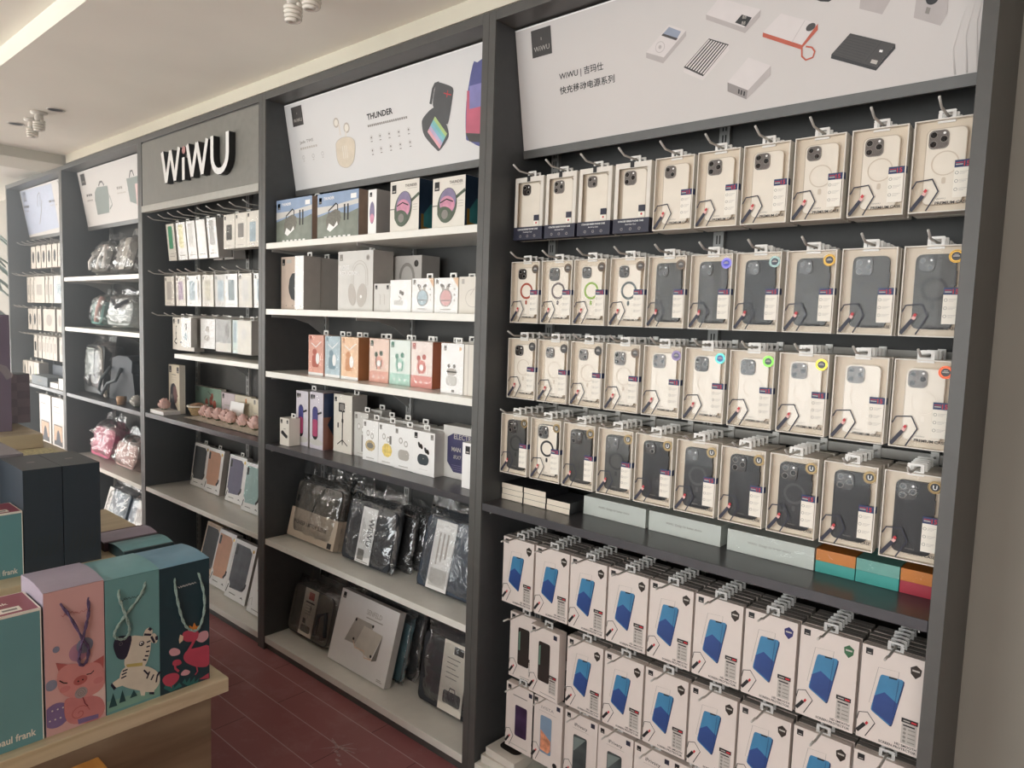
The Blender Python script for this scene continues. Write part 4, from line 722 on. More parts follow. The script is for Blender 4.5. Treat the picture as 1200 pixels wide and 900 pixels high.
product('headphone_box', 'narrow glossy white headphone box, standing in front of a row of grey sided ones', 'headphone box', -2.452, .03, S2, .06, .205, .075, white2, lambda b, w, h: b.rect(w*.6, w*.75, h*.05, h*.06, Y, greyink), warmgrey, tab=True, group='headphone boxes', wrap=True)
for k in range(2):
    product('headphone_box', f"grey sided headphone box, {['second', 'third'][k]} in the row running back behind the glossy white one", 'headphone box', -2.455+.0015*k, .107+.083*k, S2, .0605, .204, .08, warmgrey, None, warmgrey, tab=True, group='headphone boxes')
def hp(b, w, h):
    logo(b, w*.05, h*.95, .018, greyink); b.disc(w*.86, h*.88, w*.055, Y, specgrey); b.disc(w*.86, h*.88, w*.035, Y-.0002, greyink)
    b.text('NOISE', w*.06, h*.70, .02, Y-.0004, white2, 'l', bold=.03); b.text('REDUCTION', w*.06, h*.60, .02, Y-.0006, white2, 'l', bold=.03)
    arch = [(w*.42, h*.42)]+[(w*(.63+.2*math.cos(R(a))), h*(.62+.19*math.sin(R(a)))) for a in range(180, -1, -15)]+[(w*.84, h*.42)]
    b.stroke(arch, .013, Y, specgrey); b.stroke(arch, .008, Y-.0002, palegrey)
    b.poly(b.ell(w*.42, h*.27, w*.11, h*.19, 20, .2), Y-.0003, specgrey); b.poly(b.ell(w*.70, h*.26, w*.14, h*.2, 20, -.2), Y-.0003, lightink); b.poly(b.ell(w*.69, h*.26, w*.09, h*.15, 20, -.2), Y-.0005, specgrey)
    b.disc(w*.68, h*.24, .006, Y-.0007, white2)
product('headphone_box', 'large pale box with grey over-ear headphones and the words noise reduction', 'headphone box', -2.208, .058, S2, .205, .214, .09, palegrey, hp, warmgrey, tab=True, group='headphone boxes', tabx=.62)
product('headphone_box', 'grey headphone box set back behind the large noise reduction one', 'headphone box', -2.035, .16, S2, .17, .2, .085, warmgrey, lambda b, w, h: (b.disc(w*.84, h*.86, w*.07, Y, camdark), b.stroke([(w*(.55+.22*math.cos(R(a))), h*(.6+.25*math.sin(R(a)))) for a in range(180, -1, -20)], .012, Y, greyink)), warmgrey, group='headphone boxes')
def e_wire(b, w, h):
    logo(b, w*.08, h*.94, .011); logo(b, w*.8, h*.94, .011)
    for u in (.35, .62): b.stroke([(u*w, h*.62), ((u+.05)*w, h*.58), ((u+.05)*w, h*.25)], .003, Y, lightink)
def e_plain(b, w, h):
    b.disc(w*.5, h*.62, .007, Y, greyink); b.disc(w*.6, h*.58, .007, Y, greyink); b.rect(w*.2, w*.62, h*.22, h*.36, Y, palegrey); b.stroke([(w*.4, h*.5), (w*.55, h*.42), (w*.45, h*.36)], .004, Y, lightink)
def e_case(m):
    def f(b, w, h):
        logo(b, w*.06, h*.96, .012, greyink)
        for s in (-1, 1): b.poly(b.ell(w*(.47+.13*s), h*.77, w*.10, h*.05, 12, s*.5), Y, greyink); b.disc(w*(.47+.1*s), h*.69, w*.06, Y-.0002, specgrey)
        b.disc(w*.5, h*.43, w*.26, Y, greyink); b.disc(w*.5, h*.43, w*.235, Y-.0002, m); b.rect(w*.26, w*.74, h*.35, h*.37, Y-.0004, greyink)
        for j in range(3): b.disc(w*.86, h*(.68-.16*j), w*.03, Y, lightink)
        b.rect(w*.28, w*.7, h*.09, h*.12, Y, lightink); b.poly([(w*.78, h), (w, h), (w, h*.72)], Y, peach)
    return f
def e_line(b, w, h):
    logo(b, w*.1, h*.94, .012, specgrey); b.stroke(b.ell(w*.55, h*.42, w*.28, h*.24), .0015, Y, specgrey); b.stroke([(w*.45, h*.5), (w*.7, h*.8)], .0015, Y, specgrey); b.stroke([(w*.7, h*.3), (w*.9, h*.9)], .0015, Y, specgrey)
for k, (x, w_, h_, fn, mm, tb, nm) in enumerate(((-1.997, .086, .096, e_wire, palegrey, False, 'small pale earphone box with two thin stems'), (-1.909, .108, .107, e_plain, white2, False, 'white earbud box with a grey charging case'),
          (-1.796, .104, .111, e_case(pale_blue), white2, True, 'white earbud box with round pale blue charging case'), (-1.687, .107, .111, e_case(mat('blush_print', '#dcb2b0', .4)), white2, True, 'white earbud box with round pink charging case'), (-1.575, .11, .113, e_line, white, False, 'cream earbud box with a line drawing'))):
    product('earbud_box', nm+', on the second cream shelf', 'earbud box', x, .06, S2, w_, h_, .05, mm, fn, white, tab=tb, group='earbud boxes', wrap=(k in (1, 2, 3)))
for k, x in enumerate((-1.655, -1.56)):
    product('earbud_box', ['earbud box with white tab peeping up behind the pink one', 'earbud box behind the cream line drawing one'][k], 'earbud box', x, .115, S2, .1, .112, .05, white, None, white, tab=True, group='earbud boxes')
# ---- third shelf: coloured tall boxes
def figure(m, dk):
    def f(b, w, h):
        logo(b, w*.06, h*.96, .016, dk); b.poly(b.ell(w*.5, h*.45, w*.22, h*.15), Y, m); b.poly(b.ell(w*.36, h*.64, w*.09, h*.06, 14, .4), Y-.0002, dk); b.poly(b.ell(w*.62, h*.67, w*.09, h*.06, 14, -.4), Y-.0002, dk)
        b.disc(w*.5, h*.44, w*.1, Y-.0003, white2); b.rect(0, w, 0, h*.26, Y-.0001, m); b.stroke([(w*.4, h*.30), (w*.35, h*.52), (w*.38, h*.62)], .005, Y-.0003, dk); b.stroke([(w*.6, h*.32), (w*.64, h*.52)], .005, Y-.0003, dk)
        for j in range(3): b.disc(w*(.25+.25*j), h*.12, w*.04, Y-.0003, white2)
    return f
def robot(dk):
    def f(b, w, h):
        logo(b, w*.08, h*.97, .014, dk); b.poly(b.rr(w*.25, w*.7, h*.2, h*.5, .01), Y, dk); b.poly(b.ell(w*.42, h*.58, w*.14, h*.08), Y-.0002, dk); b.poly(b.ell(w*.62, h*.42, w*.12, h*.14), Y-.0003, white2)
        b.stroke([(w*.2, h*.8), (w*.5, h*.7), (w*.85, h*.85)], .004, Y, white2); b.rect(0, w, 0, h*.07, Y, white2)
    return f
d3 = .085
for k, (x, y, w_, mm, fn, sd, nm) in enumerate(((-2.40, .06, .1, coral, robot(mat('coral_deep', '#b4604e', .4)), coral, 'coral tall earphone box, leftmost on the third cream shelf'), (-2.289, .06, .096, pale_blue, robot(mat('blue_deep', '#7f97a2', .4)), pale_blue, 'pale blue tall earphone box beside the coral one'),
        (-2.186, .06, .103, peach, robot(mat('peach_deep', '#cf9468', .4)), mat('copper_side', '#a8714a', .4), 'peach tall earphone box with copper side'), (-2.05, .085, .108, mat('pink_cream', '#e6cbbb', .4), figure(coral, olive), white, 'pink and cream tall earphone box right of the copper sided one'),
        (-1.935, .085, .108, mat('white_mint', '#dfe6df', .4), figure(mint, mat('deep_mint', '#5f8f7c', .4)), white, 'white and mint tall earphone box on the third shelf'), (-1.822, .085, .105, mat('white_rose', '#eadcd4', .4), figure(mat('rose_print', '#d79086', .4), mat('rose_deep', '#b8695f', .4)), rust, 'white and rose tall earphone box with rust side'))):
    product('tall_earphone_box', nm, 'earphone box', x, y, S3, w_, .155, d3, mm, fn, sd, tab=True, group='tall earphone boxes on the third shelf', wrap=True, tabx=.4)
    product('tall_earphone_box', 'second box behind the '+nm.split(',')[0].split(' right of')[0], 'earphone box', x+.012, y+d3+.004, S3, w_-.012, .152, .07, mm, None, sd, tab=True, group='tall earphone boxes on the third shelf', tabx=.75)
product('tall_earphone_box', 'lilac tall earphone box half hidden behind the white earbud box', 'earphone box', -1.68, .153, S3, .1, .152, .08, lilac, lambda b, w, h: (logo(b, w*.1, h*.95, .014), b.poly(b.ell(w*.55, h*.5, w*.1, h*.16), Y, olive), b.rect(0, w, 0, h*.4, Y-.0001, purp)), lilac, tab=True, group='tall earphone boxes on the third shelf')
def ebud(b, w, h):
    logo(b, w*.12, h*.95, .012, greyink); b.disc(w*.85, h*.9, .006, Y, peach)
    b.poly(b.rr(w*.25, w*.72, h*.16, h*.36, .012), Y, lightink); b.poly(b.rr(w*.27, w*.70, h*.17, h*.35, .011), Y-.0002, palegrey); b.poly(b.rr(w*.26, w*.71, h*.37, h*.5, .012), Y, specgrey)
    for u in (.36, .6): b.poly(b.ell(u*w, h*.55, w*.06, h*.04), Y-.0002, greyink)
    b.rect(w*.5, w*.62, h*.03, h*.08, Y, greyink)
product('earbud_carton', 'white earbud carton with open charging case picture, pulled forward on the third shelf', 'earbud box', -1.632, .045, S3, .1, .157, .045, white2, ebud, white, tab=True, group='white earbud cartons', wrap=True)
product('earbud_carton', 'narrow cream carton at the right end of the third shelf', 'earbud box', -1.528, .045, S3, .052, .157, .1, white, lambda b, w, h: b.rect(w*.3, w*.34, 0, h, Y, specgrey), white, tab=True, group='white earbud cartons')
product('earbud_carton', 'white earbud carton whose tab shows behind the open charging case one', 'earbud box', -1.62, .095, S3, .09, .162, .05, white, None, white, tab=True, group='white earbud cartons')
# ---- fourth, dark shelf
def smallbank(b, w, h): logo(b, w*.1, h*.94, .012); logo(b, w*.75, h*.94, .011); b.poly([(w*.15, h*.50), (w*.3, h*.55), (w*.85, h*.38), (w*.85, h*.30), (w*.7, h*.27), (w*.15, h*.42)], Y, ink); b.rect(w*.4, w*.65, h*.6, h*.62, Y, greyink)
product('small_gadget_box', 'small cream gadget box with a black device, leftmost on the dark shelf', 'gadget box', -2.563, .035, S4, .067, .111, .05, white, smallbank, label_m, tab=True, group='boxes on the dark shelf', tabx=.75)
def glowspk(b, w, h):
    logo(b, w*.06, h*.95, .014); logo(b, w*.25, h*.95, .012)
    b.poly(b.ell(w*.5, h*.12, w*.5, h*.06), Y, palegrey); b.poly(b.rr(w*.2, w*.62, h*.16, h*.75, .02), Y-.0001, ink)
    b.poly(b.rr(w*.22, w*.60, h*.45, h*.74, .018), Y-.0003, mat('deep_violet_print', '#4a4a8a', .35)); b.poly(b.rr(w*.22, w*.60, h*.22, h*.52, .01), Y-.0005, mat('magenta_print', '#b44a72', .35)); b.stroke([(w*.58, h*.62), (w*.9, h*.66)], .008, Y, ink)
product('tall_speaker_box', 'tall speaker box with glowing violet speaker, the one set back on the left', 'speaker box', -2.532, .09, S4, .085, .222, .09, mat('pale_violet_card', '#d5cfd6', .4), glowspk, warmgrey, tab=True, group='tall speaker boxes on the dark shelf')
t = product('tall_speaker_box', 'tall speaker box with glowing speaker and orange night print on its side', 'speaker box', -2.43, .088, S4, .09, .226, .095, mat('pale_violet_card', '#d5cfd6', .4), glowspk, mat('dusk_side', '#8a5a4a', .4, var=.2, scale=10), group='tall speaker boxes on the dark shelf', wrap=True)
b = MB(); b.box(.0905, .091, .002, .094, .13, .224, mat('blue_dusk', '#33415f', .4, var=.2, scale=14)); b.add([(.0915, .02, .1), (.0915, .05, .15), (.0915, .08, .14), (.0915, .075, .08), (.0915, .05, .05)], [(0, 1, 2, 3, 4)], nightside); b.build('side_print', t)
def tripod(b, w, h):
    logo(b, w*.06, h*.95, .014); b.poly(b.rr(w*.28, w*.62, h*.70, h*.86, .004), Y, ink); b.poly(b.rr(w*.34, w*.58, h*.73, h*.84, .003), Y-.0002, greyink)
    b.rect(w*.47, w*.52, h*.16, h*.7, Y, ink); b.rect(w*.45, w*.55, h*.52, h*.58, Y-.0002, ink)
    for u in (.22, .5, .78): b.stroke([(w*.5, h*.22), (w*u, h*.13)], .004, Y-.0002, ink)
    b.poly(b.rr(w*.22, w*.29, h*.42, h*.51, .002), Y, ink)
product('tripod_box', 'cream box with a black phone tripod picture on the dark shelf', 'tripod box', -2.318, .122, S4, .118, .226, .07, white, tripod, warmgrey, tab=True, group='boxes on the dark shelf', wrap=True, tabx=.75)
def bl(kind):
    def f(b, w, h):
        logo(b, w*.07, h*.95, .013, greyink)
        for u in (.35, .62): b.poly(b.ell(u*w, h*(.68 if u < .5 else .62), w*.10, h*.075), Y, lightink); b.poly(b.ell(u*w, h*(.68 if u < .5 else .62), w*.06, h*.045), Y-.0002, white2)
        if kind == 'gold': b.poly(b.ell(w*.5, h*.38, w*.33, h*.14, 10), Y, mat('gold_print', '#c9b48a', .3, var=.3, scale=90)); b.poly(b.ell(w*.5, h*.38, w*.22, h*.07), Y-.0002, greyink)
        elif kind == 'yellow': b.poly(b.ell(w*.55, h*.36, w*.32, h*.17, 9), Y, mat('yellow_print', '#e8cf7c', .3, var=.2, scale=90)); b.rect(w*.7, w*.82, h*.52, h*.72, Y-.0003, greyink)
        elif kind == 'grey': b.poly(b.rr(w*.22, w*.80, h*.22, h*.47, .016), Y, lightink)
        elif kind == 'pen': b.rect(w*.55, w*.68, h*.12, h*.5, Y-.0003, greyink)
        b.rect(w*.25, w*.75, h*.06, h*.08, Y, lightink)
    return f
def ebk(b, w, h):
    logo(b, w*.06, h*.96, .016); logo(b, w*.82, h*.96, .014, greyink)
    for cx, cz in ((.30, .68), (.60, .58)): b.poly(b.ell(cx*w, cz*h, w*.055, h*.075, 14, .5), Y, ink); b.poly(b.ell((cx+.1)*w, (cz-.03)*h, w*.06, h*.065, 14, .5), Y-.0001, camdark)
    b.poly(b.rr(w*.22, w*.75, h*.23, h*.48, .018), Y, mat('charcoal_print', '#3f474b', .4)); b.disc(w*.5, h*.38, .002, Y-.0003, lightink); b.rect(w*.3, w*.7, h*.12, h*.125, Y, lightink)
for k, (x, y, w_, h_, kd, nm) in enumerate(((-2.195, .13, .085, .168, 'pen', 'white blister box with thin grey pen, left of the earbud boxes'), (-2.112, .108, .09, .15, 'gold', 'white earbud box with gold patterned charging case on the dark shelf'),
        (-2.016, .105, .09, .15, 'yellow', 'white earbud box with yellow charging case on the dark shelf'), (-1.921, .1, .102, .148, 'grey', 'white earbud box with pale grey charging case on the dark shelf'))):
    product('earbud_box', nm, 'earbud box', x, y, S4, w_, h_, .045, palegrey if kd == 'pen' else white2, bl(kd), palegrey, tab=True, group='earbud boxes on the dark shelf', wrap=True)
    product('earbud_box', 'box showing only its white tab behind the '+nm.split(' on the')[0].split(', left')[0], 'earbud box', x+.03, y+.055, S4, w_-.02, h_+.008, .045, palegrey, None, palegrey, tab=True, group='earbud boxes on the dark shelf')
product('earbud_box', 'white earbud box with black buds and charcoal case on the dark shelf', 'earbud box', -1.816, .096, S4, .108, .148, .055, white2, ebk, palegrey, tab=True, group='earbud boxes on the dark shelf', tabx=.3)
product('earbud_box', 'box showing only its white tab behind the black and charcoal earbud box', 'earbud box', -1.8, .158, S4, .1, .153, .055, palegrey, None, palegrey, tab=True, group='earbud boxes on the dark shelf', tabx=.8)
def electric(b, w, h):
    q = lambda p: [(u*w, v*h) for u, v in p]
    b.poly(q([(.12, .78), (.28, .86), (1, .86), (1, .12), (.3, .12), (.12, .3)]), Y, mat('indigo_print', '#3c3a5c', .35, var=.15, scale=20))
    b.text('ELECTRIC', .3*w, .76*h, .024, Y-.0003, lightink, 'l', bold=.01); b.text('MAN', .24*w, .52*h, .02, Y-.0003, lightink, 'l', bold=.02); b.text('iRX7', .3*w, .38*h, .018, Y-.0003, lightink, 'l')
    for j in range(3): b.rect(.25*w, .6*w, (.25-.04*j)*h, (.256-.04*j)*h, Y-.0003, purp)
product('gadget_box', 'white box with indigo panel and the word electric at the dark shelf end', 'gadget box', -1.712, .14, S4, .17, .176, .06, palegrey, electric, palegrey, group='boxes on the dark shelf')
product('earphone_carton', 'narrow white carton in front of the indigo panel box', 'earphone box', -1.551, .07, S4, .075, .145, .04, white2, lambda b, w, h: (logo(b, w*.18, h*.93, .02), b.poly(b.ell(w*.8, h*.45, w*.2, h*.05, 14, .6), Y, ink), b.poly(b.ell(w*.9, h*.33, w*.16, h*.05), Y, ink)), palegrey, group='boxes on the dark shelf')
# ------------------------------------------------------------------ poly bags with soft goods
def bag_film(b, w, h, d, m, seed, crease=.007, head=.05, taper=.0):
    n = 18; V = []; F = []
    def nz(u, v, s): return noise.noise(Vector((u*s+seed*3.1, v*s*1.3-seed, seed*.7)))
    for side in (0, 1):
        for j in range(n+1):
            for i in range(n+1):
                u, v = i/n, j/n
                e = min(1, 6*min(u, 1-u))*min(1, 5*min(v, 1-v)+.0)
                e = e**.5
                f = abs(nz(u, v, 5.5))+.6*abs(nz(u, v, 11))
                tp = 1-taper*v*v; x = w*.5+(w*(u-.5))*tp+.008*nz(v, seed, 4)+.010*nz(u*.6, v, 7)*crease/.007; z = h*v+.006*nz(u, seed, 5)*min(1, 3*v)
                if side == 0: y = d/2-(d/2+.004)*e-crease*f*e*1.6
                else: y = d/2+(d/2+.003)*e
                V.append((x, y, z))
    q = (n+1)*(n+1)
    for j in range(n):
        for i in range(n):
            a = j*(n+1)+i
            F.append((a, a+1, a+n+2, a+n+1)); F.append((q+a, q+a+n+1, q+a+n+2, q+a+1))
    for j in range(n):
        a = j*(n+1); F.append((a, a+n+1, q+a+n+1, q+a)); a += n; F.append((a, q+a, q+a+n+1, a+n+1))
    b.add(V, F, m, True)
    # welded header strip with a punched hole
    H = []; k = 10
    for i in range(k+1):
        u = i/k; yy = d/2+.006*nz(u, 1, 4); dz = -.012*(abs(u-.5)*2)**3
        xx = w*.5+w*(u-.5)*(1-taper); H += [(xx, yy, h-.004), (xx, yy+.006*nz(u, 2, 6), h+head*.5+dz), (w*.5+(xx-w*.5)*.96, yy+.014*nz(u, 3, 5), h+head+dz+.012*nz(u, 5, 4))]
    b.add(H, [(3*i+r, 3*i+3+r, 3*i+4+r, 3*i+1+r) for i in range(k) for r in (0, 1) if not (i in (4, 5) and r == 1)], m, True)
def bag(label, x, y, z, w, h, d, content, lean=14, m=None, seed=1, name='bagged_laptop_sleeve', cat='bagged product', rz=0, group='bagged goods on the shelves', crease=.007, head=.05, taper=.0):
    t = thing(name, label, cat, (x, y, z+d*math.sin(R(max(lean, 0)))), (-R(lean), 0, R(rz)), group)
    content(t, w, h, d)
    b = MB(); bag_film(b, w, h, d, m or bagfilm, seed, crease, head, taper); b.build('plastic_bag', t)
    return t
fab_dark = mat('charcoal_fabric', '#3a3d42', .85, var=.12, scale=200, bump=.15, bscale=400)
fab_grey = mat('grey_fabric', '#6b675f', .85, var=.1, scale=200, bump=.15, bscale=400)
fab_navy = mat('navy_nylon', '#3c4857', .5, var=.1, scale=60, bump=.1, bscale=150)
fab_blue = mat('steel_blue_nylon', '#6d8296', .55, var=.12, scale=50, bump=.1, bscale=150)
fab_teal = mat('teal_fabric', '#5fa09a', .6, var=.15, scale=30); fab_pink = mat('hot_pink_fabric', '#cf4f7c', .6, var=.15, scale=30); fab_blush = mat('blush_fabric', '#d9b3ad', .6, var=.2, scale=30)
fab_white = mat('white_fabric', '#cfd8d8', .7, var=.12, scale=40); beige = mat('beige_band', '#cdbda9', .5, var=.02)
def slab(t, w, h, d, m, name='sleeve', ins=.012, r=.02, z0=.006, top=.03):
    b = MB(); o = b.rr(ins, w-ins, z0, h-top, r, 5); b.prism(o, .006, d-.006, m); b.loop(o, .004, .0052, mat('dark_piping', '#2a2b2e', .7)); return obj(name, b.mesh(name), t, bevel=.004)
def c_pioneer(t, w, h, d):
    slab(t, w, h, d, fab_grey); b = MB(); b.box(.004, w-.004, .0015, d-.002, .002, h*.45, beige); b.text('PIONEER LAPTOP SLEEVE', w*.46, h*.22, .022, .0008, ink, 'c', width=w*.68, bold=.01)
    b.rect(w*.86, w*.94, h*.02, h*.1, .001, ink); b.build('paper_band', t)
    b = MB(); b.rect(w*.07, w*.12, h*.55, h*.65, .0045, ink); b.build('logo_patch', t)
def card_label(t, w, h, x0, x1, z0, z1, fn, m=label_m, y=-.001):
    b = MB(); b.box(x0, x1, y, y+.002, z0, z1, m); fn(b, x0, x1, z0, z1, y-.0005); return b.build('card_label', t)
def lbl_wiwu(b, x0, x1, z0, z1, y):
    w = x1-x0; h = z1-z0
    b.rect(x0+w*.12, x0+w*.55, z0+h*.05, z0+h*.24, y, greyink); b.rect(x0+w*.1, x1-w*.1, z0+h*.02, z0+h*.035, y, lightink)
    b.text('WiWU', x0+w*.55, z0+h*.82, w*.5, y, ink, 'l', ang=-PI/2, bold=.01, width=h*.5)
    for j in range(4): b.rect(x0+w*(.15+.09*j), x0+w*(.17+.09*j), z0+h*.35, z0+h*(.8-.06*j), y, greyink)
def c_dark(t, w, h, d): slab(t, w, h, d, fab_dark); card_label(t, w, h, w*.34, w*.62, .01, h*.84, lbl_wiwu, white2)
def lbl_long(b, x0, x1, z0, z1, y):
    w = x1-x0; h = z1-z0
    b.loop([(x0+w*.02, z0+h*.01), (x1-w*.02, z0+h*.01), (x1-w*.02, z1-h*.01), (x0+w*.02, z1-h*.01)], .004, y, white2); b.rect(x0+w*.1, x1-w*.1, z0+h*.05, z0+h*.3, y, palegrey)
    for j in range(3): b.rect(x0+w*(.25+.2*j), x0+w*(.33+.2*j), z0+h*(.36+.05*j), z0+h*.82, y, specgrey)
def c_dark2(t, w, h, d): slab(t, w, h, d, fab_navy); card_label(t, w, h, w*.20, w*.50, .01, h*.86, lbl_long, white2)
bag('grey laptop sleeve in clear bag with beige band reading pioneer laptop sleeve', -2.592, .082, S5, .335, .265, .05, c_pioneer, 13, seed=1)
bag('second bagged sleeve tucked behind the beige banded one', -2.54, .162, S5, .335, .262, .03, lambda t, w, h, d: slab(t, w, h, d, fab_dark), 13, seed=2)
bag('dark laptop sleeve in glossy bag with white card reading sideways', -2.215, .075, S5, .305, .255, .045, c_dark, 12, seed=3)
for k in range(2): bag(f"black bagged sleeve {['directly behind', 'last behind'][k]} the one with the sideways white card", -2.185+.02*k, .146+.041*k, S5, .30, .225, .022, lambda t, w, h, d: slab(t, w, h, d, blackc), 12, seed=4+k, head=.03)
bag('navy laptop sleeve in glossy bag with tall white card, by the right cabinet side', -1.80, .09, S5, .33, .28, .045, c_dark2, 13, seed=6)
def lbl_red(b, x0, x1, z0, z1, y):
    w = x1-x0; h = z1-z0
    b.rect(x0+w*.35, x0+w*.75, z0+h*.78, z0+h*.94, y, mat('brick_red_ink', '#b5453a', .5)); b.rect(x0+w*.2, x0+w*.85, z0+h*.70, z0+h*.73, y, ink)
    for j in range(4): b.rect(x0+w*.25, x0+w*(.6+.08*(j % 2)), z0+h*(.64-.06*j), z0+h*(.65-.06*j), y, greyink)
    b.poly(b.rr(x0+w*.15, x0+w*.85, z0+h*.07, z0+h*.22, .008), y, fab_grey); b.poly(b.rr(x0+w*.2, x0+w*.42, z0+h*.25, z0+h*.36, .004), y, fab_grey)
def c_brief(t, w, h, d): slab(t, w, h, d, fab_grey, 'briefcase', r=.03); card_label(t, w, h, w*.32, w*.62, .015, h*.86, lbl_red, label_m); b = MB(); b.tube([(w*.68, .002, h*.15), (w*.72, -.006, h*.5), (w*.86, -.004, h*.6), (w*.9, .002, h*.2)], .008, fab_dark, 8); b.build('handle', t)
bag('grey briefcase in clear bag with cream card and red square, leftmost at the foot', -2.60, .08, S6, .31, .235, .07, c_brief, 13, seed=7, name='bagged_briefcase')
bag('black bagged sleeve behind the bagged briefcase', -2.575, .182, S6, .33, .25, .022, lambda t, w, h, d: slab(t, w, h, d, blackc), 13, seed=8)
def steelsleeve(b, w, h):
    logo(b, w*.04, h*.96, .018); b.text('SENFELD', w*.62, h*.80, .026, Y, lightink, 'c', width=w*.26); b.rect(w*.5, w*.78, h*.75, h*.765, Y, lightink)
    q = lambda p: [(u*w, v*h) for u, v in p]
    sil = mat('silver_print', '#b9b4ab', .35, var=.12, scale=16); sil2 = mat('silver_print_light', '#d6d0c4', .35, var=.08, scale=16)
    b.poly(q([(.22, .34), (.34, .70), (.66, .70), (.55, .36)]), Y, sil); b.poly(q([(.40, .33), (.50, .64), (.82, .62), (.70, .25)]), Y-.0003, sil2); b.poly(q([(.82, .62), (.80, .28), (.72, .24)]), Y-.0005, greyink)
    b.stroke(q([(.36, .40), (.42, .31), (.58, .32), (.60, .24), (.72, .26)]), .003, Y-.0006, peach)
    for u, v in ((.35, .67), (.64, .68), (.37, .41), (.70, .30)): b.disc(u*w, v*h, .0055, Y-.0008, ink)
    b.rect(w*.86, w*.95, h*.04, h*.05, Y, lightink); b.rect(w*.86, w*.93, h*.06, h*.07, Y, lightink)
product('laptop_sleeve_box', 'large white flat box with silver laptop sleeve picture, leaning at the cabinet foot', 'sleeve box', -2.27, .072, S6, .35, .272, .03, white2, steelsleeve, palegrey, lean=15, group='sleeve boxes')
bag('teal sleeve in clear bag just behind the large white sleeve box', -2.235, .130, S6, .34, .25, .02, lambda t, w, h, d: slab(t, w, h, d, mat('deep_teal_fabric', '#2f6a74', .7)), 15, seed=9)
bag('black glossy bag at the back, above the large white sleeve box', -2.22, .178, S6, .345, .27, .018, lambda t, w, h, d: slab(t, w, h, d, blackc), 13, seed=10)
def lbl_bag(b, x0, x1, z0, z1, y):
    w = x1-x0; h = z1-z0
    b.rect(x0+w*.45, x0+w*.85, z0+h*.84, z0+h*.95, y, ink)
    for j in range(5): b.rect(x0+w*.2, x0+w*(.75-.08*(j % 3)), z0+h*(.76-.07*j), z0+h*(.772-.07*j), y, greyink)
    b.poly(b.rr(x0+w*.18, x0+w*.92, z0+h*.12, z0+h*.30, .008), y, fab_dark); b.stroke([(x0+w*.42, z0+h*.3), (x0+w*.45, z0+h*.35), (x0+w*.65, z0+h*.35), (x0+w*.68, z0+h*.3)], .004, y, fab_dark)
def c_case(t, w, h, d): slab(t, w, h, d, fab_dark, 'briefcase'); card_label(t, w, h, w*.36, w*.70, .012, h*.9, lbl_bag, label_m)
bag('charcoal briefcase in clear bag with bag drawing on card, right of foot shelf', -1.80, .11, S6, .33, .275, .06, c_case, 8, seed=11, name='bagged_briefcase')

# ---- bags of the second cabinet
U1, U2, U3_, U4_ = 1.588, 1.282, .868, .474
def c_strap(t, w, h, d):
    slab(t, w, h, d, fab_grey, 'backpack', r=.05, ins=.035, top=.05); b = MB(); b.tube([(w*.15, .0, .02), (w*.12, -.01, h*.3), (w*.2, -.004, h*.5)], .012, white2, 8); b.build('strap', t)
    b = MB(); b.tube([(w*.45, .0, .02), (w*.5, -.008, h*.4), (w*.62, -.004, h*.72), (w*.72, -.006, h*.45), (w*.7, 0, h*.1)], .012, white2, 8); b.build('strap', t)
    card_label(t, w, h, w*.45, w*.68, h*.62, h*.8, lbl_long, coral)
bag('grey backpack with white straps in clear bag, left on the top shelf', -4.83, .07, U1, .37, .215, .11, c_strap, 14, bagfilm2, 12, 'bagged_backpack', taper=.3, crease=.014)
def c_str2(t, w, h, d): slab(t, w, h, d, fab_grey, 'backpack', r=.05, ins=.035, top=.05); card_label(t, w, h, w*.38, w*.58, .01, h*.86, lbl_long, white)
bag('grey backpack with one cream card strip in clear bag, right on the top shelf', -4.44, .06, U1, .36, .225, .11, c_str2, 14, bagfilm2, 13, 'bagged_backpack', taper=.25, crease=.014)
def c_teal(t, w, h, d): slab(t, w, h, d, fab_teal, 'backpack', r=.05, ins=.035, top=.05); b = MB(); b.tube([(w*.6, 0, .02), (w*.66, -.01, h*.5), (w*.75, -.004, h*.85)], .016, fab_blush, 8); b.build('strap', t)
bag('teal backpack in clear bag on the second shelf', -4.86, .075, U2, .27, .2, .11, c_teal, 10, bagfilm2, 14, 'bagged_backpack', head=.03, taper=.3, crease=.014)
def c_wht(t, w, h, d): slab(t, w, h, d, fab_white, 'backpack', r=.05, ins=.035, top=.05); b = MB(); b.tube([(w*.2, -.002, h*.8), (w*.45, -.012, h*.55), (w*.8, -.004, h*.75)], .014, fab_dark, 8); b.build('strap', t)
bag('shiny white and blue backpack in crinkled bag, right of the teal one', -4.55, .06, U2, .43, .2, .12, c_wht, 10, bagfilm2, 15, 'bagged_backpack', head=.03, crease=.018, taper=.2)
def c_blk(t, w, h, d): slab(t, w, h, d, blackc, 'backpack', r=.04); b = MB(); b.box(w*.10, w*.5, -.002, .004, h*.35, h*.85, fab_white); b.build('lining_sheet', t); b = MB(); b.tube([(w*.7, -.004, h*.9), (w*.9, -.006, h*.85), (w*.98, 0, h*.4)], .005, lightink, 6); b.build('cord', t)
bag('black backpack with silvery front in clear bag on the dark shelf', -4.96, .075, U3_, .34, .33, .12, c_blk, 4, bagfilm2, 16, 'bagged_backpack', crease=.012)
bagleather = mat('navy_leather', '#1d2731', .6, var=.1, scale=40, bump=.1, bscale=150)
t = thing('handbag', 'navy leather handbag with looped handle standing on the dark shelf', 'handbag', (-4.575, .10, U3_+.001), (0, 0, 0))
b = MB(); w_, h_, d_ = .38, .24, .12
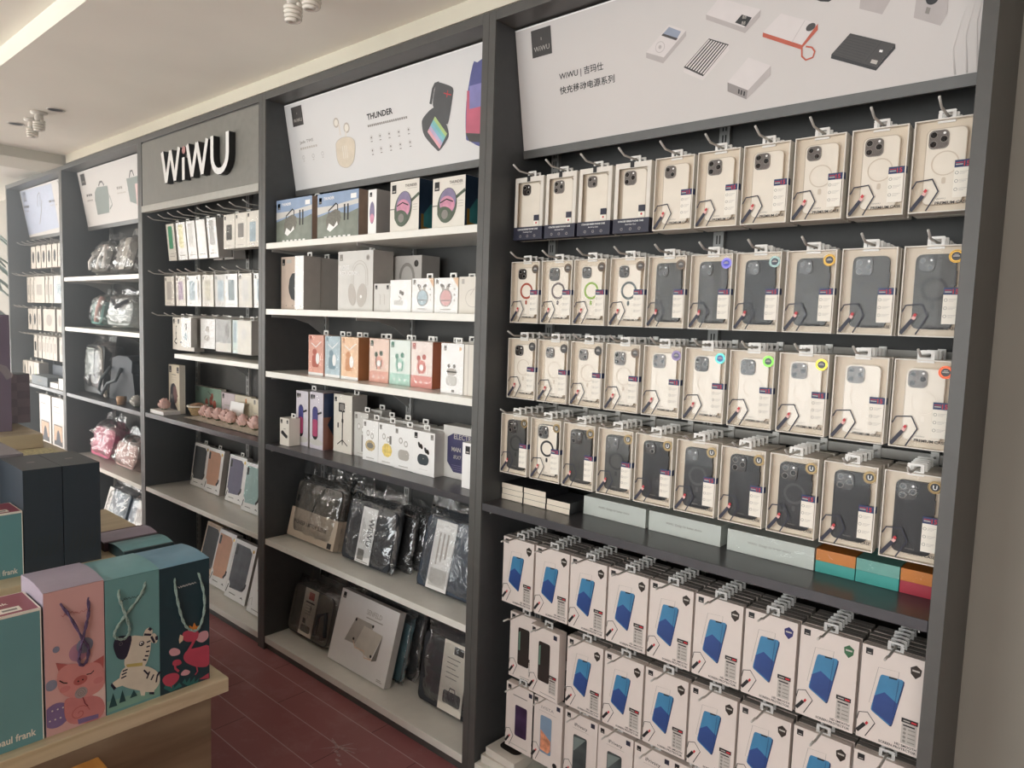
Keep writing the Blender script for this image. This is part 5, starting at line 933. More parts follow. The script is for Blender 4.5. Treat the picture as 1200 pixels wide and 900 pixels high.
pr = [(.0, .0), (.0, .05), (.04, h_*.75), (.09, h_*.86), (w_-.07, h_*.86), (w_-.03, h_*.7), (w_, .04), (w_, 0)]
b.prism(pr, 0, d_, bagleather); obj('body', b.mesh('body'), t, bevel=.012)
b = MB(); b.prism([(.06, h_*.72), (.07, h_*1.02), (.16, h_*1.1), (w_-.08, h_*1.1), (w_-.02, h_*1.0), (w_-.03, h_*.72), (w_*.5, h_*.68)], -.006, d_+.004, mat('navy_flap', '#25313d', .6, var=.1, scale=40)); obj('flap', b.mesh('flap'), t, bevel=.008)
b = MB(); b.tube([(.06, -.012, h_*.8), (.02, -.05, h_*.5), (.0, -.06, .05), (.05, -.06, .03), (.12, -.05, .1), (.18, -.03, h_*.5), (.22, -.012, h_*.8)], .010, mat('strap_grey', '#565f66', .4), 8); b.build('handle', t)
b = MB(); b.tube([(.02, -.03, .012), (.03, -.035, .05), (.05, -.035, .012)], .01, label_m, 6); b.build('hang_tag', t)
b = MB(); b.lathe([(.0, 0), (.022, 0), (.026, .03), (.026, .045), (.0, .047)], 0, 0, mat('tan_wood', '#c09a76', .5)); t = thing('tan_pot', 'little round tan pot in front of the navy handbag', 'pot', (-4.225, .04, U3_)); b.build('pot', t)
def rose(label, x, y, z, s=.035, m=None, seed=0):
    t = thing('artificial_rose', label, 'artificial rose', (x, y, z), (0, 0, seed*1.3), group='pink artificial roses')
    b = MB(); m = m or MATS.get('rose_petal') or mat('rose_petal', '#eec8bf', .6, var=.15, scale=60)
    rr_ = random.Random(seed)
    for ring_, (n, r, hh, op) in enumerate(((3, .28, 1.25, .05), (4, .5, 1.2, .15), (5, .74, 1.1, .3), (6, .95, .85, .55))):
        for k in range(n):
            a = 2*PI*k/n+ring_*.6+rr_.uniform(-.15, .15); V = []; F = []
            for i in range(5):
                for j in range(5):
                    u = (i/4-.5)*1.5*2*PI/n*1.05; v = j/4
                    rad = s*(r*.35+(r*.65)*math.sin(v*PI*.55)**.8*(.7+.3*op)); z_ = s*(.1+hh*v*1.3-.25*op*max(0, v-.7)*3)-s*.34*(abs(i/4-.5)*2)**2*v
                    V.append((rad*math.cos(a+u), rad*math.sin(a+u), z_))
            F = [(i*5+j, i*5+j+1, i*5+j+6, i*5+j+5) for i in range(4) for j in range(4)]
            b.add(V, F, m, True)
    b.lathe([(0, 0), (s*.3, .0), (s*.5, s*.25), (s*.3, s*.4)], 0, 0, MATS.get('rose_sepal') or mat('rose_sepal', '#5f6a4a', .6), 8)
    b.build('flower', t); return t
rose('white artificial rose beside the navy handbag at the cabinet side', -4.07, .06, U3_, .04, mat('white_petal', '#e4e2dc', .6), 3)
bag('hot pink bagged backpack on the cream shelf under the handbag', -4.86, .06, U4_, .40, .235, .10, lambda t, w, h, d: (slab(t, w, h, d, fab_pink, 'backpack', r=.05, ins=.035, top=.05)), 14, bagfilm2, 17, 'bagged_backpack', crease=.02, taper=.25)
bag('blush bagged backpack right of the hot pink one', -4.44, .05, U4_, .37, .195, .10, lambda t, w, h, d: (slab(t, w, h, d, fab_blush, 'backpack', r=.05, ins=.035, top=.05)), 14, bagfilm2, 18, 'bagged_backpack', crease=.02, taper=.25)
bag('steel blue bag in crinkled film at the foot, left one', -4.66, .055, S6, .34, .27, .08, lambda t, w, h, d: (slab(t, w, h, d, fab_blue, 'sleeve'), card_label(t, w, h, w*.05, w*.25, h*.1, h*.9, lbl_long, white2)), 16, bagfilm2, 19)
bag('steel blue bag in crinkled film at the foot, right one', -4.30, .05, S6, .36, .27, .08, lambda t, w, h, d: (slab(t, w, h, d, fab_blue, 'sleeve'), card_label(t, w, h, w*.3, w*.6, h*.1, h*.9, lbl_long, white2)), 16, bagfilm2, 20)

# ---- third cabinet: hooks
glint = mat('soft_grey_print', '#a9a7a2', .35, var=.2, scale=30); greenp = mat('green_print', '#4f9a72', .35); bluegrey = mat('blue_grey_print', '#9fb0b8', .35, var=.15, scale=30)
def hk(label, x, y, z, w, h, d, fn, lean=0, m=white, side=warmgrey, wrap=True, n2=0):
    t = product('accessory_box', label, 'accessory box', x, y, z, w, h, d, m, fn, side, tab=True, group='accessory boxes on hooks', wrap=wrap)
    if lean: t.rotation_euler = (R(lean), 0, 0); t.location.y = y+.0
    return t
def f_strip(m): return lambda b, w, h: (b.poly(b.rr(w*.22, w*.74, h*.32, h*.94, .008), Y, m), b.rect(w*.2, w*.8, h*.1, h*.13, Y, lightink), b.rect(w*.3, w*.7, h*.18, h*.2, Y, lightink))
for k, (x, w_, m, nm) in enumerate(((-3.735, .088, greenp, 'cream box with green strip print, first on the top hook row under the letter sign'), (-3.622, .098, mat('yellow_glint', '#d9d3a0', .3), 'glossy white box with yellowish window, second on the top hook row under the letter sign'), (-3.51, .09, palegrey, 'glossy white plain box, third on the top hook row under the letter sign'),
         (-3.405, .088, white2, 'glossy bright white box, fourth on the top hook row under the letter sign'), (-3.295, .088, glint, 'glossy white box with grey window and deep grey side, fifth on the top hook row'))):
    hk(nm, x, .10, 1.657, w_, .182, .065, f_strip(m), lean=5, m=white2 if k else white)
for k in range(2): hk(['grey sided box behind the fifth box of the top hook row', 'grey sided box behind the fourth box of the top hook row'][k], -3.293-.11*k, .172, 1.656, .088, .182, .06, None, lean=4, m=warmgrey, wrap=False)
def f_pic(m, z0, z1): return lambda b, w, h: (logo(b, w*.08, h*.95, .012), b.poly(b.rr(w*.25, w*.75, h*z0, h*z1, .004), Y, m), b.rect(w*.2, w*.7, h*.08, h*.1, Y, lightink))
for k, (x, m, a, nm) in enumerate(((-3.129, camdark, .25, 'cream box with dark slot print, sixth on the top hook row under the letters'), (-3.024, greyink, .3, 'cream box with grey square print, seventh on the top hook row under the letters'), (-2.922, bluegrey, .15, 'cream box with pale window, last on the top hook row under the letters'))):
    hk(nm, x, .085, 1.689, .1, .152, .06, f_pic(m, a, .7), m=white)
for k, (x, w_, m, nm, mm) in enumerate(((-3.745, .108, specgrey, 'cream box with tan strip, first on the middle hook row', white), (-3.622, .103, mat('mauve_print', '#9a7a94', .35), 'cream box with mauve strip, second on the middle hook row', white), (-3.512, .115, bluegrey, 'glossy white box with pale blue window, third on the middle hook row', white2), (-3.392, .046, specgrey, 'slim white box, fourth on the middle hook row', white2),
       (-3.34, .112, mat('cream_picture', '#bdb59c', .4, var=.3, scale=40), 'cream box with framed beige picture, fifth on the middle hook row', white), (-3.222, .112, bluegrey, 'pale glossy box with blue grey window, sixth on the middle hook row', palegrey), (-3.105, .108, mat('slate_print', '#6f7f82', .3), 'white box with slate phone window, seventh on the middle hook row', white2), (-2.992, .112, palegrey, 'cream glossy box, eighth on the middle hook row', white), (-2.868, .112, bluegrey, 'pale box against the right cabinet side, ninth on the middle hook row', white2))):
    hk(nm, x, .082+.004*(k % 3), 1.428, w_, .148, .05, f_pic(m, .2, .82), m=mm, lean=1)
def f_stand(b, w, h):
    logo(b, w*.06, h*.95, .018); b.rect(w*.3, w*.7, h*.87, h*.89, Y, lightink)
    b.poly([(w*.38, h*.5), (w*.42, h*.74), (w*.72, h*.72), (w*.66, h*.5)], Y, ink); b.poly([(w*.43, h*.53), (w*.46, h*.71), (w*.67, h*.69), (w*.62, h*.53)], Y-.0003, white); b.stroke([(w*.4, h*.5), (w*.5, h*.32)], .004, Y, ink); b.poly([(w*.18, h*.24), (w*.42, h*.36), (w*.7, h*.3), (w*.5, h*.15)], Y-.0001, camdark); b.poly([(w*.3, h*.25), (w*.43, h*.32), (w*.58, h*.28), (w*.46, h*.2)], Y-.0003, white)
hk('cream box with folding stand picture, first on the lower hook row', -3.70, .10, 1.207, .088, .163, .05, f_stand, wrap=False)
hk('larger cream box with folding stand picture, second on the lower hook row', -3.608, .08, 1.207, .19, .163, .05, f_stand, wrap=False)
hk('glossy white box with round grey prints, third on the lower hook row, tipped sideways', -3.475, .045, 1.23, .1, .14, .03, lambda b, w, h: (b.poly(b.ell(w*.5, h*.7, w*.12, h*.12), Y, greyink), b.poly(b.ell(w*.45, h*.35, w*.2, h*.14), Y, bluegrey)), m=white2)
hk('bright white glossy box, fourth on the lower hook row', -3.35, .08, 1.23, .145, .14, .06, lambda b, w, h: (b.poly(b.ell(w*.5, h*.65, w*.14, h*.1), Y, lightink), b.poly(b.ell(w*.45, h*.35, w*.18, h*.1), Y, specgrey)), m=white2)
hk('grey window box with looped cable inside, fifth on the lower hook row', -3.197, .08, 1.222, .145, .148, .05, lambda b, w, h: (b.rect(0, w, h*.28, h, Y, glint), b.stroke([(w*.15, h*.95), (w*.25, h*.5), (w*.12, h*.32)], .006, Y-.0003, greyink), b.poly(b.ell(w*.75, h*.65, w*.14, h*.25), Y-.0003, greyink)), m=white)
hk('slim pale green box, sixth on the lower hook row', -3.05, .085, 1.221, .05, .149, .05, f_strip(bluegrey), m=mat('pale_mint_card', '#d5e2dc', .4))
hk('cream glossy box with deep grey side, seventh on the lower hook row', -2.985, .075, 1.22, .12, .15, .06, lambda b, w, h: b.poly(b.ell(w*.5, h*.6, w*.2, h*.15), Y, palegrey), m=white)
for k in range(2): hk(['grey box behind the seventh box of the lower hook row', 'grey box behind the fourth box of the lower hook row'][k], -2.98-.355*k, .145, 1.22, .12, .15, .06, None, m=warmgrey, wrap=False)
# ---- third cabinet: dark shelf with roses
def portrait(b, w, h):
    logo(b, w*.06, h*.97, .026); logo(b, w*.76, h*.96, .024); b.rect(w*.3, w*.7, h*.79, h*.805, Y, greyink); b.rect(w*.2, w*.8, h*.735, h*.742, Y, lightink); b.rect(w*.3, w*.75, h*.69, h*.697, Y, lightink)
    q = lambda p: [(u*w, v*h) for u, v in p]
    hair = mat('print_dark_hair', '#2c2a33', .4); skin = mat('print_face', '#7d5a58', .4, var=.1, scale=40)
    b.poly(q([(.14, 0), (.12, .3), (.16, .5), (.28, .6), (.5, .62), (.68, .56), (.74, .48), (.60, .40), (.5, .3), (.6, .18), (.95, .04), (.95, 0)]), Y, hair)
    b.poly(q([(.46, .55), (.66, .56), (.76, .48), (.78, .43), (.86, .36), (.78, .33), (.8, .28), (.72, .22), (.56, .2), (.5, .3), (.42, .4)]), Y-.0003, skin); b.disc(w*.28, h*.34, w*.1, Y-.0004, greyink)
product('portrait_box', 'tall cream box with dark haired profile picture on the rose shelf', 'display box', -3.765, .105, .874, .125, .25, .03, mat('portrait_cream', '#ddd2bd', .4), portrait, label_m)
b = MB(); b.box(0, .16, 0, .085, 0, .018, white2); t = thing('white_tray_box', 'flat white box lying under the single rose and portrait box', 'flat box', (-3.79, .02, .874), (0, 0, 0)); b.build('carton', t)
rose('single pink rose on the flat white box in front of the portrait', -3.715, .06, .892, .036, None, 1)
t = thing('wicker_basket', 'small round wicker basket standing beside the rose row', 'basket', (-3.565, .165, .874)); wk = mat('wicker', '#c8aa7d', .7, var=.3, scale=150, bump=.6, bscale=300)
b = MB()
for j in range(7): b.tube([(((.03+.0025*j)+.001*math.sin(6*a+j*PI))*math.cos(a), ((.03+.0025*j)+.001*math.sin(6*a+j*PI))*math.sin(a), .004+.0065*j) for a in [2*PI*i/24 for i in range(24)]], .004, wk, 5, True)
b.lathe([(0, .004), (.03, .004)], 0, 0, wk); b.build('weave', t)
b = MB(); b.tube([(.049*math.cos(a), .049*math.sin(a), .047) for a in [2*PI*i/24 for i in range(24)]], .005, label_m, 6, True); b.build('rim', t)
b = MB(); b.lathe([(.044, .042), (.034, .055), (.015, .062), (0, .064)], 0, 0, mat('dried_petals', '#a6846a', .8, var=.3, scale=90)); b.build('filling', t)
lace = mat('lace_cloth', '#d9d2c2', .7, var=.2, scale=140)
b = MB(); x0, x1, y0, y1 = -3.52, -2.70, .072, .205; V = []
n = 40
for i in range(n+1):
    x = x0+(x1-x0)*i/n; s = .006*abs(math.sin(i*PI/2.0))
    V += [(x, y0-s, .8756), (x, y1, .8756)]
b.add(V, [(2*i, 2*i+2, 2*i+3, 2*i+1) for i in range(n)], lace); lm = b.build('lace_runner', None); tag(lm, 'cream lace runner under the row of pink roses', 'lace')
for k, (x, y, s, nm) in enumerate(((-3.455, .15, .037, 'pink rose next to the wicker basket'), (-3.395, .145, .034, 'second pink rose from the basket'), (-3.32, .15, .037, 'third pink rose from the basket'), (-3.245, .15, .038, 'fourth pink rose from the basket'), (-3.175, .14, .038, 'fifth pink rose from the basket, the fullest'), (-3.07, .145, .035, 'sixth pink rose from the basket'), (-2.95, .14, .04, 'pink rose farthest from the basket, by the right side'))):
    rose(nm+' on the lace', x, y, .876, s, None, k+5)
dk = mat('dark_leaf', '#3a4038', .6)
def berries(b, w, h):
    b.rect(0, w, 0, h, Y, mat('sage_card', '#8aa392', .45, var=.15, scale=10)); logo(b, w*.08, h*.93, .016)
    for u, v, r_ in ((.45, .42, .016), (.62, .5, .018), (.75, .38, .018), (.66, .68, .013)): b.poly(b.ell(u*w, v*h, r_, r_*1.3), Y-.0003, MATS.get('berry_print') or mat('berry_print', '#a6594a', .5, var=.2, scale=60))
    b.stroke([(.5*w, .85*h), (.66*w, .7*h), (.64*w, .5*h)], .003, Y-.0005, dk)
product('display_box', 'wide sage green box with berry picture behind the wicker basket', 'display box', -3.745, .235, .874, .29, .135, .026, white, berries)
product('display_box', 'lilac display box between the sage one and the cream ones', 'display box', -3.45, .235, .874, .13, .125, .026, mat('lilac_cream', '#cfc2c6', .45), lambda b, w, h: (logo(b, w*.06, h*.95, .018), b.rect(w*.15, w*.8, h*.3, h*.33, Y, greyink), b.rect(w*.25, w*.7, h*.2, h*.23, Y, greyink), b.rect(w*.2, w*.7, h*.48, h*.52, Y, lightink)))
product('display_box', 'cream display box with orange mark behind the white card', 'display box', -3.315, .235, .874, .155, .125, .026, mat('cream_display', '#ddd3bd', .45), lambda b, w, h: b.poly(b.ell(w*.7, h*.82, .008, .012), Y, orange))
product('display_box', 'cream display box farthest right on the rose shelf', 'display box', -3.155, .232, .874, .28, .122, .026, mat('cream_display', '#ddd3bd', .45), lambda b, w, h: (logo(b, w*.1, h*.95, .016, greyink), logo(b, w*.28, h*.93, .016, greyink), b.rect(w*.1, w*.75, h*.42, h*.44, Y, lightink), b.rect(w*.1, w*.75, h*.3, h*.34, Y, greyink)))
product('white_card', 'plain white square card leaning on the cream display box behind the roses', 'card', -3.30, .19, .876, .13, .095, .003, white2, None, lean=10)
# ---- third cabinet: leather cases below
def leather(m, cutout=False):
    def f(b, w, h):
        o = [(w*.06, h*.2), (w*.06, h*.93), (w*.72, h*.93), (w*.86, h*.86), (w*.86, h*.3), (w*.72, h*.18), (w*.14, h*.16)]
        b.poly(o, Y, m); b.loop(o, .0015, Y-.0003, white2)
        b.poly(b.rr(w*.09, w*.2, h*.74, h*.9, .004), Y-.0005, ink); b.disc(w*.90, h*.90, .008, Y-.0003, mat('gold_seal', '#c8a45a', .3, metal=.5))
        b.stroke([(w*.74, h*.2), (w*.85, h*.28), (w*.86, h*.34)], .012, Y-.0004, ink); b.poly([(w*.02, h*.06), (w*.02, h*.24), (w*.1, h*.28), (w*.16, h*.22), (w*.14, h*.06)], Y-.0004, white2); b.stroke([(w*.04, h*.08), (w*.1, h*.22)], .006, Y-.0006, ink)
        b.rect(w*.2, w*.5, h*.08, h*.095, Y, greyink); b.poly([(w*.72, h*.08), (w*.80, h*.11), (w*.88, h*.07), (w*.80, h*.085)], Y, ink)
        if cutout: b.stroke([(w*.42, h*.25), (w*.42, h*.9)], .001, Y-.0003, greyink)
    return f
lb = mat('black_leather', '#2f3234', .55, bump=.2, bscale=300); lt_ = mat('tan_leather', '#dba687', .55, bump=.2, bscale=300); lp = mat('violet_leather', '#77748c', .55, bump=.2, bscale=300); ln = mat('mint_leather', '#9dbdb8', .55, bump=.2, bscale=300); lgm = mat('marbled_grey', '#4d5056', .5, var=.3, scale=20)
for k, (x, y, m, nm) in enumerate(((-3.705, .185, lb, 'black'), (-3.53, .175, lt_, 'tan'), (-3.285, .165, lp, 'violet grey'), (-3.07, .135, ln, 'mint'))):
    product('tablet_case_box', f"white box with {nm} flip case, standing on the shelf under the roses", 'case box', x, y, .482, .165, .225, .028, white2, leather(m, m is ln), palegrey, tab=True, lean=8, group='flip case boxes', wrap=(k == 3))
def tabl(b, w, h):
    logo(b, w*.1, h*.93, .02, greyink); b.poly([(w*.45, h*.72), (w*.80, h*.68), (w*.66, h*.24), (w*.30, h*.38)], Y, mat('crimson_screen', '#b0506e', .35, var=.25, scale=25)); b.poly([(w*.52, h*.71), (w*.80, h*.68), (w*.66, h*.24), (w*.45, h*.32)], Y-.0003, mat('blue_screen', '#7f93b3', .35, var=.3, scale=22)); b.stroke([(w*.05, h*.08), (w*.05, h*.2), (w*.14, h*.24), (w*.18, h*.12)], .002, Y, greyink)
    b.rect(w*.2, w*.5, h*.06, h*.07, Y, greyink)
for k, (x, y, fn, nm, mm) in enumerate(((-3.50, .12, leather(lb), 'cream edged box with black flip case leaning at the cabinet foot', mat('tan_edge', '#d8bfa0', .5)), (-3.335, .105, leather(lt_), 'white box with tan flip case leaning at the cabinet foot', white2), (-3.135, .085, leather(lgm), 'white box with marbled grey flip case leaning at the cabinet foot', white2), (-2.90, .07, tabl, 'white box with pink and blue tablet picture leaning at the cabinet foot', white2))):
    product('tablet_case_box', nm, 'case box', x, y, S6, .19 if k > 1 else .165, .27, .032, mm, fn, warmgrey, lean=14, group='flip case boxes')
# ---- first (far left) cabinet
def slotf(m): return lambda b, w, h: b.poly(b.ell(w*.5, h*.5, w*.24, h*.27), Y, m)
for k in range(7): hk(f"narrow cream box with dark oval window, {ORD[k]} on the top hooks by the window", -6.035+.117*k, .1, 1.672, .1, .155, .05, slotf(ink if k < 5 else lightink), wrap=False)
for k, (x, w_) in enumerate(((-6.15, .07), (-6.07, .075), (-5.985, .24), (-5.73, .06), (-5.655, .09), (-5.55, .2), (-5.3, .11))): hk(f"cream accessory box, {ORD[k]} on the second hooks by the window", x, .1, 1.428, w_, .185, .06, f_pic(lightink if k != 5 else bluegrey, .3, .7), wrap=(k == 5), m=white2 if k == 5 else white)
for k, (x, w_) in enumerate(((-6.14, .1), (-6.03, .09), (-5.92, .08), (-5.79, .25), (-5.5, .12), (-5.35, .16))): hk(f"pale accessory box, {ORD[k]} on the third hooks by the window", x, .1, 1.232, w_, .152, .06, slotf(ink if k < 2 else specgrey), wrap=False)
for k, x in enumerate((-6.02, -5.92, -5.83, -5.75, -5.67, -5.59, -5.46, -5.33)): hk(f"slim cream box, {ORD[k]} on the fourth hooks by the window", x, .1, 1.032, .075 if k < 6 else .11, .165, .05, f_pic(camdark if k == 0 else lightink, .3, .7), wrap=False)
for k, (x, m) in enumerate(((-6.19, ink), (-6.06, ink), (-5.93, mat('lime_print', '#cfd892', .4)))): product('gadget_box', ['cream gadget box with dark strip at the window end of the dark shelf', 'cream gadget box with dark strip, middle of three by the window', 'cream gadget box with lime picture by the window'][k], 'gadget box', x, .07, .866, .12, .135, .06, white, lambda b, w, h, m=m: b.poly(b.ell(w*.45, h*.5, w*.12, h*.28), Y, m), warmgrey, tab=True, group='gadget boxes by the window')
product('navy_box', 'dark navy box standing on the first shelf behind the grey flat box', 'box', -5.72, .13, .866, .52, .13, .1, mat('navy_card', '#2d3848', .5))
product('grey_flat_box', 'grey flat box at the shelf edge by the window', 'flat box', -5.75, .01, .866, .34, .062, .1, mat('slate_card', '#6f7b82', .5), lambda b, w, h: b.rect(w*.4, w*.65, h*.4, h*.6, Y, greyink))
for k in range(3): product('white_carton', ['small white carton, single one right of the grey flat box', 'small white carton, lower of two stacked by the cabinet side', 'small white carton, upper of two stacked by the cabinet side'][k], 'small box', -5.39 if k == 0 else -5.22, .02, .866+(.037 if k == 2 else 0), .155 if k == 0 else .14, .036, .1, white2, None, palegrey, group='small white cartons')
def poster(b, w, h):
    b.rect(w*.15, w*.6, h*.82, h*.835, Y, greyink); b.rect(w*.15, w*.7, h*.72, h*.73, Y, lightink); b.rect(w*.15, w*.85, h*.12, h*.5, Y, ink); b.rect(w*.18, w*.82, h*.2, h*.48, Y-.0003, peach); b.poly([(w*.3, h*.15), (w*.4, h*.35), (w*.5, h*.42), (w*.62, h*.36), (w*.75, h*.15)], Y-.0005, fab_navy)
for k, x in enumerate((-5.74, -5.47)): hk(['tall white hanging pack with orange picture, left one under the dark shelf by the window', 'tall white hanging pack with orange picture, right one under the dark shelf by the window'][k], x, .05, .43, .24, .365, .02, poster, wrap=False, m=white2, side=palegrey)
# ------------------------------------------------------------------ banners
cloth = mat('banner_cloth', '#cec9c5', .6, var=.012, scale=5); cloth2 = mat('banner_cloth_white', '#d8d6d4', .6, var=.01, scale=5)
pb_white = mat('print_white_device', '#d6cfcc', .5, var=.02); pb_side = mat('print_device_side', '#b3aba8', .5, var=.03); pb_dark = mat('print_dark_device', '#3c3836', .5, var=.05); orangep = mat('print_orange', '#b8533a', .5)
def banner(label, x0, x1, art_fn, m, mount=None):
    x0 += .003; x1 -= .003
    ang = math.atan2(.056, .324)
    L = .3288
    t = thing('tilted_banner', label, 'banner', (x0, .135, 1.909), (ang, 0, 0), 'tilted banners over the shelves')
    w = x1-x0
    b = MB(); b.box(0, w, 0, .012, 0, L, m); b.rect(0, w, L-.0035, L, -.0004, white2)
    art_fn(b, w, L); b.build('printed_panel', t)
    f = MB(); f.box(-.0, w, -.004, .016, -.024, -.0005, frame_m); f.box(0, w, .002, .016, L+.0003, L+.0018, frame_m); f.build('frame', t, bevel=.001)
    return t
def cen(p): return p[0][0], p[0][1], math.hypot(p[1][0]-p[0][0], p[1][1]-p[0][1])
def logoq(b, a, txt='WiWU'):
    us = [p[0] for p in a]; vs = [p[1] for p in a]; x0, x1, z0, z1 = min(us), max(us), min(vs), max(vs)
    x0 = (a[0][0]+a[3][0])/2; x1 = (a[1][0]+a[2][0])/2; z1 = (a[0][1]+a[1][1])/2; z0 = (a[2][1]+a[3][1])/2
    b.rect(x0, x1, z0, z1, Y, pb_dark); b.text(txt, (x0+x1)/2, z0+(z1-z0)*.2, (z1-z0)*.26, Y-.0004, lightink, 'c', width=(x1-x0)*.78); b.rect((x0+x1)/2-.0008, (x0+x1)/2+.0008, z0+(z1-z0)*.58, z0+(z1-z0)*.68, Y-.0004, lightink)
def lay(b, pts, m, k): b.poly(pts, Y-.0002*k, m)
def art5(b, w, h):
    A = ART['b5']; logoq(b, A['logo'])
    for s, key, hh in (('WiWU | 吉玛仕', 't1', .0205), ('快充移动电源系列', 't2', .0205)):
        p, q = A[key][0], A[key][1]; b.text(s, p[0], p[1], hh*1.05, Y, ink, 'l', width=q[0]-p[0], bold=.012)
    lay(b, A['p1s'], pb_side, 1); lay(b, A['p1t'], pb_white, 2); lay(b, A['p1d'], mat('print_screen', '#8f97a8', .5), 3); lay(b, A['p1b'], pb_dark, 4); x, z, r = cen(A['p1w']); b.disc(x, z, r, Y-.0006, pb_side); b.disc(x, z, r*.9, Y-.0008, pb_white); b.disc(x, z, r*.35, Y-.001, pb_side)
    lay(b, A['p2s'], pb_white, 1); lay(b, A['p2t'], pb_dark, 2)
    a, b2, c, d = [Vector(p) for p in A['p2t']]
    for k in range(8):
        u0, u1 = (k+.25)/8, (k+.75)/8
        lay(b, [tuple(a.lerp(b2, u0).lerp(d.lerp(c, u0), .03)), tuple(a.lerp(b2, u1).lerp(d.lerp(c, u1), .03)), tuple(a.lerp(b2, u1).lerp(d.lerp(c, u1), .95)), tuple(a.lerp(b2, u0).lerp(d.lerp(c, u0), .95))], pb_white, 3)
    lay(b, A['p3s'], pb_side, 1); lay(b, A['p3t'], pb_white, 2); lay(b, A['p3d'], ink, 3)
    cx = sum(p[0] for p in A['p3d'])/4; cz = sum(p[1] for p in A['p3d'])/4
    for dz in (.006, -.006): b.text('88', cx+dz*.2, cz+dz-.003, .010, Y-.0009, lightink, 'c', ang=-.25)
    lay(b, A['p4s'], pb_side, 1); lay(b, A['p4t'], pb_white, 2); lay(b, A['p4f'], mat('print_port_face', '#8e8784', .5), 3)
    f0, f1, f2, f3 = [Vector(p) for p in A['p4f']]
    for u in (.55, .68, .82): lay(b, [tuple(f0.lerp(f1, u).lerp(f3.lerp(f2, u), v)) for u, v in ((u, .25), (u+.07, .25), (u+.07, .75), (u, .75))], ink, 4)
    lay(b, A['p5s'], orangep, 1); lay(b, A['p5t'], pb_white, 2); b.stroke(A['p5l'], .001, Y-.0006, pb_side); x, z, r = cen(A['p5o']); b.poly(b.ell(x, z, r, r*.7, 16, .3), Y-.0008, pb_dark); b.stroke(A['p5c'], .0035, Y-.0006, orangep)
    lay(b, A['p6s'], ink, 1); lay(b, A['p6t'], pb_dark, 2); lay(b, A['p6q'], white2, 3); lay(b, A['p6r'], lightink, 3); b.stroke(A['p6l'], .0008, Y-.0008, ink)
    a, b2, c, d = [Vector(p) for p in A['p6t']]
    for k in range(9): u = (k+.5)/9; b.stroke([tuple(a.lerp(d, u)), tuple(a.lerp(b2, .66).lerp(d.lerp(c, .66), u))], .0006, Y-.0006, ink)
    lay(b, A['p7'], pb_side, 1); lay(b, A['p8'], pb_side, 1); x, z, r = cen(A['p8l']); b.disc(x, z, r*.8, Y-.0005, ink); lay(b, A['p8s'], greyink, 3); lay(b, A['p9'], ink, 1)
    # pulled folds of the cloth at its loose right end
    for k, dx in enumerate((.055, .035, .018)): b.tube([(w-dx, .002, .002), (w-dx-.006, .001, .05+.02*k), (w-dx*.6, .001, .16)], [.003, .0022, .0005], m_fold, 6)
m_fold = cloth
def dashes(b, p, q, hh, m, n=6):
    a, c = Vector(p), Vector(q)
    for k in range(n):
        s = a.lerp(c, k/n); e = a.lerp(c, (k+.72)/n); b.poly([(s[0], s[1]), (e[0], e[1]), (e[0], e[1]+hh), (s[0], s[1]+hh)], Y, m)
